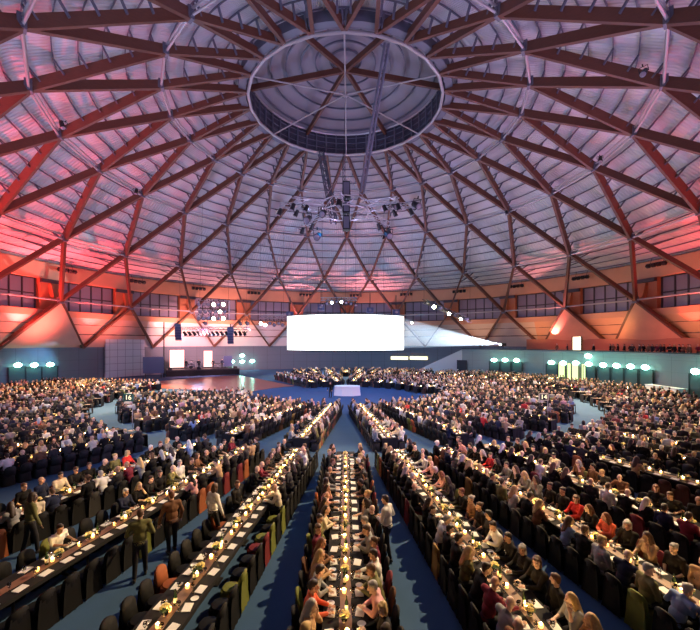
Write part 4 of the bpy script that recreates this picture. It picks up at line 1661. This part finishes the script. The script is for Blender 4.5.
def table_meshes(L):
    k = round(L, 2)
    if k in TABLEM:
        return TABLEM[k]
    top = MB().box((0, 0, .728), (HW * 2, L, .03)).mesh('tabletop', M_brown)
    leg = MB()
    leg.tube([(0, 0, .03), (0, 0, .713)], .03, 8)
    leg.box((0, 0, .02), (.2, .34, .03)).box((0, 0, .70), (.5, .08, .026))
    leg = leg.mesh('leg', M_dark)
    cl = MB()
    w, l = HW + .012, L / 2 + .012
    cl.box((0, 0, .7475), (w * 2, l * 2, .007))
    for s in (-1, 1):
        n = max(8, int(L / .35))
        V, Fs = [], []
        for j in range(n + 1):
            y = -l + 2 * l * j / n
            V += [(s * w, y, .75), (s * (w + .006 + .005 * (j % 2)), y, .665)]
        for j in range(n):
            Fs.append((2 * j, 2 * j + 1, 2 * j + 3, 2 * j + 2))
        b = len(V)
        V += [(x - s * .004, y, z) for x, y, z in V]
        Fs += [tuple(b + i for i in f[::-1]) for f in Fs]
        cl.add(V, Fs)
        V, Fs = [], []
        for j in range(7):
            x = -w + 2 * w * j / 6
            V += [(x, s * l, .75), (x * 1.03, s * (l + .02 + .02 * (j % 2)), .012)]
        for j in range(6):
            Fs.append((2 * j, 2 * j + 1, 2 * j + 3, 2 * j + 2))
        b = len(V)
        V += [(x, y - s * .004, z) for x, y, z in V]
        Fs += [tuple(b + i for i in f[::-1]) for f in Fs]
        cl.add(V, Fs)
    cl = cl.mesh('tablecloth', M_black)
    rn = MB()
    V, Fs = [], []
    n = max(8, int(L / .25))
    for j in range(n + 1):
        y = -L / 2 + .12 + (L - .24) * j / n
        ww = .115 + .012 * sin(j * 1.7)
        for x in (-ww, 0, ww):
            V.append((x, y, .7535 + (.004 if x == 0 else .002 * (j % 2))))
    for j in range(n):
        for q in range(2):
            a = j * 3 + q
            Fs.append((a, a + 1, a + 4, a + 3))
    b = len(V)
    V += [(x, y, .7522) for x, y, z in V]
    Fs += [tuple(b + i for i in f[::-1]) for f in Fs]
    rn.add(V, Fs)
    rn = rn.mesh('table_runner', M_runner)
    TABLEM[k] = (top, leg, cl, rn)
    return TABLEM[k]


for ri_, (phi, r0, r1, ph_, inner) in enumerate(ROWS):
    a = pi - R_(phi)
    d = Vector((sin(a), cos(a), 0))           # outward
    L = r1 - r0
    mid = CEN + d * (r0 + r1) / 2
    rz = atan2(d.y, d.x) - pi / 2             # local +y is outward
    x0, y0 = proj(mid + Vector((0, 0, .75)))
    near_end = CEN + d * r1
    e = empty('banquet_table', mid, rz)
    tag(e, 'long narrow trestle table under black cloth, %s' % ph_, 'table', 'radial banquet tables')
    top, leg, cl, rn = table_meshes(L)
    link('tabletop', top, e)
    nl = max(2, int(L / 1.9) + 1)
    for j in range(nl):
        o = link('leg', leg, e)
        o.location = (0, -L / 2 + .25 + (L - .5) * j / (nl - 1), 0)
    o = link('tablecloth', cl)
    o.location = mid; o.rotation_euler = (0, 0, rz)
    tag(o, 'black cloth over the %s' % ph_, 'tablecloth', 'black tablecloths')
    o = link('table_runner', rn)
    o.location = mid; o.rotation_euler = (0, 0, rz)
    tag(o, 'brown runner down the middle of the %s' % ph_, 'table runner', 'brown table runners')
    side_v = Vector((d.y, -d.x, 0))
    n = int((L - .1) / SP)
    for j in range(n):
        r = r1 - .33 - j * SP
        for s in (-1, 1):
            c = CEN + d * r + side_v * s * (HW + .29)
            fz = atan2(-side_v.y * s, -side_v.x * s) - pi / 2     # local +y toward the table
            px, py = proj(c + Vector((0, 0, 1.05)))
            SEATS.append(dict(row=ri_, j=j, c=c, rz=fz, px=px, py=py, r=r, phi=phi, tc=CEN + d * r, sv=side_v * s, d=d, inner=inner, on_left=(px < proj(CEN + d * r + Vector((0, 0, 1.05)))[0]), dist=c.length, vis=(-12 < px < 712 and py < 640 and c.y > 3)))

# occupancy and the people the photograph singles out
FORCE = [((298, 600), 'coral', 'dark', 0), ((323, 585), 'grey', 'dark', 1), ((316, 562), 'tan', 'blond', 6), ((437, 532), 'white', 'grey', 8), ((463, 562), 'olive', 'blond', 4), ((495, 607), 'grey', None, 3),
         ((488, 535), 'white', 'dark', 1), ((571, 513), 'red', 'brown', 5), ((608, 532), 'coral', 'auburn', 6), ((380, 592), 'pink', 'grey', 1), ((369, 567), 'white', 'dark', 0), ((371, 525), 'cream', 'grey', 8),
         ((490, 458), 'red', 'dark', 5), ((324, 515), 'cream', 'dark', 6), ((330, 492), 'pink', 'dark', 4), ((645, 573), 'olive', 'grey', 2), ((660, 590), 'blue', 'grey', 8), ((625, 532), 'black', 'white', 5),
         ((50, 515), 'white', 'dark', 8), ((100, 490), 'white', 'grey', 8), ((37, 497), 'cream', 'dark', 2), ((52, 483), 'cream', 'dark', 0), ((75, 478), 'black', 'dark', 0), ((88, 468), 'black', 'dark', 2),
         ((133, 462), 'red', 'blond', 5), ((120, 462), 'olive', 'blond', 7), ((5, 470), 'white', 'dark', 8), ((110, 432), 'white', 'dark', 8), ((385, 405), 'black', 'dark', 0), ((655, 560), 'tan', 'brown', 4),
         ((370, 608), 'black', 'blond', 5), ((398, 540), 'burgundy', 'brown', 7), ((365, 535), 'grey', 'brown', 1), ((450, 545), 'black', 'dark', 0), ((425, 520), 'black', 'dark', 2), ((310, 555), 'brown', 'auburn', 6),
         ((540, 590), 'black', 'brown', 2), ((556, 600), 'grey', 'blond', 4), ((580, 612), 'brown', 'blond', 6), ((598, 520), 'black', 'brown', 6), ((690, 595), 'tan', 'brown', 9)]
used = {}
for (px, py), tp, hc, vi in FORCE:
    best = min((s for s in SEATS if s['vis'] and id(s) not in used), key=lambda s: (s['px'] - px) ** 2 + (s['py'] - py) ** 2)
    if abs(best['px'] - px) + abs(best['py'] - py) < 40:
        used[id(best)] = (tp, hc, vi)
for s in SEATS:
    p = .93
    ap = abs(s['phi'])
    if not s['inner']:
        if s['phi'] == -5.5:
            p = .0 if s['r'] > 30.6 else (.5 if s['r'] > 29.3 else .95)
        elif s['phi'] == -11.7:
            p = .12 if s['r'] > 31 else .92
        elif s['phi'] == -18.1 and s['r'] > 33:
            p = .5
    if s['phi'] == 24.6 and s['r'] > 28.5:
        p = .15
    s['occ'] = (id(s) in used) or random.random() < p
    s['seed'] = random.random()

vis = sorted((s for s in SEATS if s['vis']), key=lambda s: s['dist'])
# count the seats of a side from its near end, among those in the frame
cnt = {}
for s in sorted(vis, key=lambda s: -s['r'] if s['r'] and abs(s['phi']) < 90 else s['r']):
    k = (s['row'], s['on_left'])
    cnt[k] = cnt.get(k, 0) + 1
    s['n'] = cnt[k] - 1


def seat_words(s):
    return '%s %s seat, %s' % (word(s['n']), 'left' if s['on_left'] else 'right', ROWS[s['row']][3])


NP, NC = 0, 0
MAXP, MAXC = 264, 290
crowd, seatmass = Mass(), Mass()
PERSONS = []
GARM = {0: 'shirt', 1: 'jacket', 2: 'jacket', 3: 'shirt', 4: 'dress', 5: 'jacket', 6: 'top', 7: 'sleeveless dress', 8: 'shirt', 9: 'jacket'}


def crowd_add(v, tp, hc, skin, loc, rz, sc):
    for co, t_, part in v['low']:
        col = {'top': TOPS[tp][0], 'skin': skin, 'leg': (.02, .02, .024), 'hair': HAIRS[hc][0]}[part]
        crowd.add(co, t_, loc, rz, col, sc)


for s in vis + [s for s in SEATS if not s['vis'] and s['c'].y > 2 and -160 < s['px'] < 860]:
    # chair
    tp_f = used.get(id(s))
    cc = pick(CHC)
    if s['phi'] == -5.5 and s['r'] > 29:
        cc = 'black' if s['on_left'] else random.choice(['black', 'black', 'black', 'olive', 'burgundy'])
        if s['on_left'] and s.get('n') in (4, 9):
            cc = 'orange'
    cl_ = s['c'] - (-s['sv']) * .0
    if s['vis'] and NC < MAXC:
        NC += 1
        o = make_chair(cc, s['c'], s['rz'])
        tag(o, '%s cloth covered chair, %s' % (cc, seat_words(s)), 'chair', 'cloth covered banquet chairs')
    else:
        for co, t_ in LOWCH:
            seatmass.add(co, t_, s['c'], s['rz'], CHC[cc][0])
    if not s['occ']:
        continue
    tp, hc, vi = tp_f or (pick(TOPS), pick(HAIRS), random.randrange(len(PV)))
    if hc is None:
        hc = 'grey'
    skin = random.choice(SKINS)
    sc = random.uniform(.93, 1.0)
    jit = random.uniform(-.08, .08)
    loc = Vector((s['c'].x, s['c'].y, (.470 - .466 * sc) if sc > 1.01 else 0.003))
    loc.z = max(.002, .472 - .46 * sc)
    loc.z = .003 if sc >= 1 else (.47 * (1 - sc) + .003)
    if s['vis'] and NP < MAXP:
        NP += 1
        o = make_person(vi, tp, hc, skin, loc, s['rz'] + jit * .6, PV, sc)
        hw = 'bald head' if PV[vi]['bare'] else '%s hair' % hc
        tag(o, 'person in %s %s, %s, %s' % (tp, GARM[vi], hw, seat_words(s)), 'person', 'seated banquet guests')
    else:
        crowd_add(PV[vi], tp, hc, skin, loc, s['rz'] + jit, sc)

# people on their feet
STAND = [  # pixel of the feet / head height reference, depth, heading, variant, colours, label
    ((330.5, 402), 41.5, 2.6, 0, 'black', 'dark', 'person in black suit standing beside the white centre table'),
    ((387.5, 552), 10.6, .9, 1, 'white', 'dark', 'person in white shirt standing in the aisle right of the centre table holding hands forward'),
    ((213, 545), 11.5, -.6, 2, 'white', 'brown', 'person in pale top walking behind the empty seats left of centre'),
    ((140, 590), 9.7, .4, 1, 'olive', 'brown', 'person in olive top standing behind the second table left of centre'),
    ((30, 585), 10.8, -.5, 2, 'olive', 'dark', 'person in olive top, brown hair down, standing at the left edge behind seats'),
    ((172, 560), 10.9, .8, 0, 'brown', 'auburn', 'person in brown top walking in the aisle behind the empty left seats'),
]
for (px, py), y, hd, vi, tp, hc, lab in STAND:
    x = (px - PX) / F * y
    o = make_person(vi, tp, hc, random.choice(SKINS), Vector((x, y, .004)), hd, SV)
    tag(o, lab, 'person')
for i, (px, v, tp) in enumerate(((186, 1.4, 'black'), (199, 1.7, 'charcoal'), (213, 1.2, 'black'), (222, 2.6, 'navy'))):
    p = pixstage(px, v)
    o = make_person(i % 3, tp, 'dark', SKINS[0], p + Vector((0, 0, .005)), pi + srz + (i - 1.5) * .3, SV)
    tag(o, 'person in %s clothes performing on the stage, %s from the left' % (tp, ['first', 'second', 'third', 'fourth'][i]), 'person')
for i, px in enumerate((556, 566, 594, 609, 614, 619, 625, 630, 634, 639, 643, 648, 652, 656, 661, 665, 670, 675, 679, 684, 688, 692, 697)):
    p = at_cyl(px + random.uniform(-1.5, 1.5), 350, random.uniform(37.5, 40.5))
    o = make_person(i % 3, random.choice(['black', 'charcoal', 'burgundy', 'black', 'brown']), pick(HAIRS), random.choice(SKINS), Vector((p.x, p.y, 4.06)), atan2(p.y - D, p.x) + pi / 2 + random.uniform(-1, 1), SV)
    tag(o, 'person standing on the gallery behind the handrail, %s from the left' % ORD[i], 'person')

co_ = crowd.build('crowd', M_crowd)
tag(co_, 'seated banquet crowd filling the hall beyond the nearest tables', 'crowd', None, 'stuff')
so_ = seatmass.build('covered_seating', M_seats)
tag(so_, 'cloth covered chairs of the distant tables', 'chairs', None, 'stuff')

# ------------------------------------------------------------------ what stands on the tables
card = MB()
card.box((0, 0, .004), (.25, .17, .008))
card.box((0, .03, .012), (.25, .11, .006), Matrix.Rotation(.05, 3, 'X'))
glass = MB().lathe([(.03, 0), (.031, .004), (.005, .008), (.004, .08), (.02, .095), (.036, .13), (.036, .155), (.03, .185), (.028, .185), (.034, .15), (.033, .13), (.018, .1), (.004, .092)], 12)
hold = MB().lathe([(.035, 0), (.042, .02), (.044, .075), (.040, .075), (.037, .02), (.02, .012)], 12)
wax = MB().lathe([(.025, .013), (.025, .045), (.004, .05)], 10)
flame = MB().lathe([(.003, .05), (.013, .064), (.010, .08), (.002, .105)], 8)
bot = MB().lathe([(.036, 0), (.038, .01), (.038, .17), (.03, .2), (.014, .235), (.013, .29), (.016, .295), (.016, .305)], 12)
blab = MB().lathe([(.0388, .05), (.0388, .14)], 12)
blab.f = blab.f[:-2]; blab.m = blab.m[:-2]
vase = MB().lathe([(.03, 0), (.05, .02), (.06, .06), (.05, .1), (.046, .1), (.05, .06), (.03, .02)], 12)
flw = MB()
rr = random.Random(5)
for k in range(11):
    a, e_ = rr.uniform(0, 6.28), rr.uniform(.1, 1.2)
    p = Vector((cos(a) * cos(e_) * .085, sin(a) * cos(e_) * .085, .13 + sin(e_) * .08))
    flw.ball(p, (.033, .033, .022), 8, 5, Matrix.Rotation(a, 3, 'Z'))
lef = MB()
for k in range(9):
    a = k * .7
    d_ = Vector((cos(a), sin(a), .35))
    b_ = Vector((0, 0, .09))
    sd_ = Vector((-sin(a), cos(a), 0)) * .025
    tip = b_ + d_ * .115
    m_ = b_ + d_ * .08
    lef.add([b_, m_ + sd_, tip, m_ - sd_, m_ + Vector((0, 0, .012))], [(0, 1, 4), (1, 2, 4), (2, 3, 4), (3, 0, 4), (0, 3, 2, 1)])
plate = MB().lathe([(.04, 0), (.07, .007), (.084, .013), (.082, .015), (.07, .009), (.01, .005)], 18)


def tri_of(mb):
    t_ = []
    for f in mb.f:
        for i in range(1, len(f) - 1):
            t_.append((f[0], f[i], f[i + 1]))
    return np.array(mb.v, np.float32), np.array(t_, np.int32)


ME = dict(card=card.mesh('folded_card', M_white), glass=glass.mesh('wine_glass', M_glassw, True), hold=hold.mesh('candle_holder', M_amber, True), wax=wax.mesh('candle_wax', M_wax, True),
          flame=flame.mesh('flame', M_flame, True), bot=bot.mesh('wine_bottle', M_bottle, True), blab=blab.mesh('bottle_label', M_foil, True), vase=vase.mesh('flower_bowl', M_glassw, True),
          flw=flw.mesh('blossom', M_petal, True), flw2=flw.mesh('blossom', M_petalw, True), lef=lef.mesh('leaf_spray', M_leaf), plate=plate.mesh('side_plate', M_white, True))
TZ = .7515
masses = {k: Mass() for k in ('card', 'glass', 'candle', 'flame', 'bottle', 'flower', 'plate')}
LOWT = {'card': tri_of(card), 'glass': tri_of(MB().lathe([(.03, 0), (.004, .01), (.004, .09), (.036, .13), (.03, .18)], 6)), 'candle': tri_of(hold), 'flame': tri_of(MB().lathe([(.003, .05), (.013, .064), (.002, .105)], 5)),
        'bottle': tri_of(MB().lathe([(.038, 0), (.038, .17), (.014, .235), (.014, .3)], 6)), 'flower': tri_of(flw), 'plate': tri_of(MB().lathe([(.05, 0), (.105, .016), (.02, .012)], 8))}
NUM = dict(card=0, glass=0, candle=0, bottle=0, flower=0, plate=0)
LIM = dict(card=290, glass=290, candle=240, bottle=150, flower=110, plate=290)
PROT = {}


def item(kind, p, rz, lab, cat, grp):
    if kind in PROT:
        o = dup(PROT[kind])
    else:
        if kind == 'card':
            o = link('folded_card', ME['card'])
        elif kind == 'glass':
            o = link('wine_glass', ME['glass'])
        elif kind == 'plate':
            o = link('side_plate', ME['plate'])
        elif kind == 'candle':
            o = link('candle_holder', ME['hold'])
            kid(link('candle_wax', ME['wax'], o)); kid(link('flame', ME['flame'], KIDS[o.name][-1]))
        elif kind == 'bottle':
            o = link('wine_bottle', ME['bot'])
            kid(link('bottle_label', ME['blab'], o))
        else:
            o = link('flower_bowl', ME['vase'])
            kid(link('blossom', ME['flw'], o)); kid(link('leaf_spray', ME['lef'], o))
        PROT[kind] = o
    o.location = p
    o.rotation_euler = (0, 0, rz)
    tag(o, lab, cat, grp)
    NUM[kind] += 1
    return o


def put(kind, s, p, rz, lab, cat, grp):
    if s['vis'] and NUM[kind] < LIM[kind]:
        item(kind, p, rz, lab, cat, grp)
    else:
        masses[kind].add(*LOWT[kind], p, rz)
        if kind == 'candle':
            masses['flame'].add(*LOWT['flame'], p, rz)


rr = random.Random(9)
for s in vis:
    tc, sv, d = s['tc'], s['sv'], s['d']
    w = seat_words(s)
    f_rz = s['rz']
    q = lambda out, al, z=TZ: Vector((*(tc + sv * out + d * al).xy, z))
    put('card', s, q(.285, rr.uniform(-.03, .03)), f_rz + rr.uniform(-.2, .2), 'white folded menu card before the %s' % w, 'menu card', 'white menu cards')
    put('glass', s, q(.16, .12 + rr.uniform(-.02, .02)), 0, 'wine glass before the %s' % w, 'glass', 'wine glasses')
    masses['glass'].add(*LOWT['glass'], q(.13, .10 + rr.uniform(-.03, .03)), 0)
    if rr.random() < .15:
        put('plate', s, q(.30, -.25), 0, 'white side plate beside the %s' % w, 'plate', 'white side plates')
    if s['on_left'] != (s['inner'] and False) and s['sv'].dot(Vector((1, 0, 0))) < 0 or abs(s['phi']) > 90 and s['sv'].dot(Vector((1, 0, 0))) >= 0:
        j = s['j']
        if True:
            put('candle', s, q(rr.uniform(-.03, .03), (0 if j % 2 == 0 else .13) + rr.uniform(-.03, .03), TZ + .008), 0, 'lit amber candle holder by the %s' % w, 'candle holder', 'amber candle holders')
        if j % 2 == 1:
            k_ = 'flower' if j % 4 == 1 else 'bottle'
            put(k_, s, q(rr.uniform(-.02, .02), rr.uniform(-.05, .05), TZ + .008), rr.uniform(0, 6),
                ('yellow blossom bowl by the %s' if k_ == 'flower' else 'dark wine bottle by the %s') % w, 'flower bowl' if k_ == 'flower' else 'bottle', 'bowls of yellow blossoms' if k_ == 'flower' else 'wine bottles')
            put('bottle' if k_ == 'flower' else 'flower', s, q(.02, .28, TZ + .008), rr.uniform(0, 6),
                ('yellow blossom bowl by the %s' if k_ != 'flower' else 'dark wine bottle by the %s') % w, 'flower bowl' if k_ != 'flower' else 'bottle', 'bowls of yellow blossoms' if k_ != 'flower' else 'wine bottles')
for k, nm, m, lab in (('card', 'menu_card_scatter', M_white, 'white menu cards on the distant tables'), ('glass', 'glassware', M_glassw, 'wine glasses on the distant tables'),
                      ('candle', 'candle_glassware', M_amber, 'amber candle holders on the distant tables'), ('flame', 'candlelight', M_flame, 'candle flames on the distant tables'),
                      ('bottle', 'bottle_scatter', M_bottle, 'dark wine bottles on the distant tables'), ('flower', 'blossom_scatter', M_petal, 'yellow blossoms on the distant tables'), ('plate', 'plate_scatter', M_white, 'white side plates on the distant tables')):
    if masses[k].n:
        o = masses[k].build(nm, m)
        tag(o, lab, 'tableware', None, 'stuff')
print('COUNTS', NP, NC, NUM, len(SEATS), len(vis), crowd.n, seatmass.n)

S.view_settings.view_transform = 'Standard'
S.view_settings.look = 'None'
S.view_settings.exposure = 0.0
S.view_settings.gamma = 1.0
S.cycles.use_denoising = True
S.cycles.max_bounces = 6
S.cycles.volume_bounces = 0
S.cycles.sample_clamp_indirect = 6
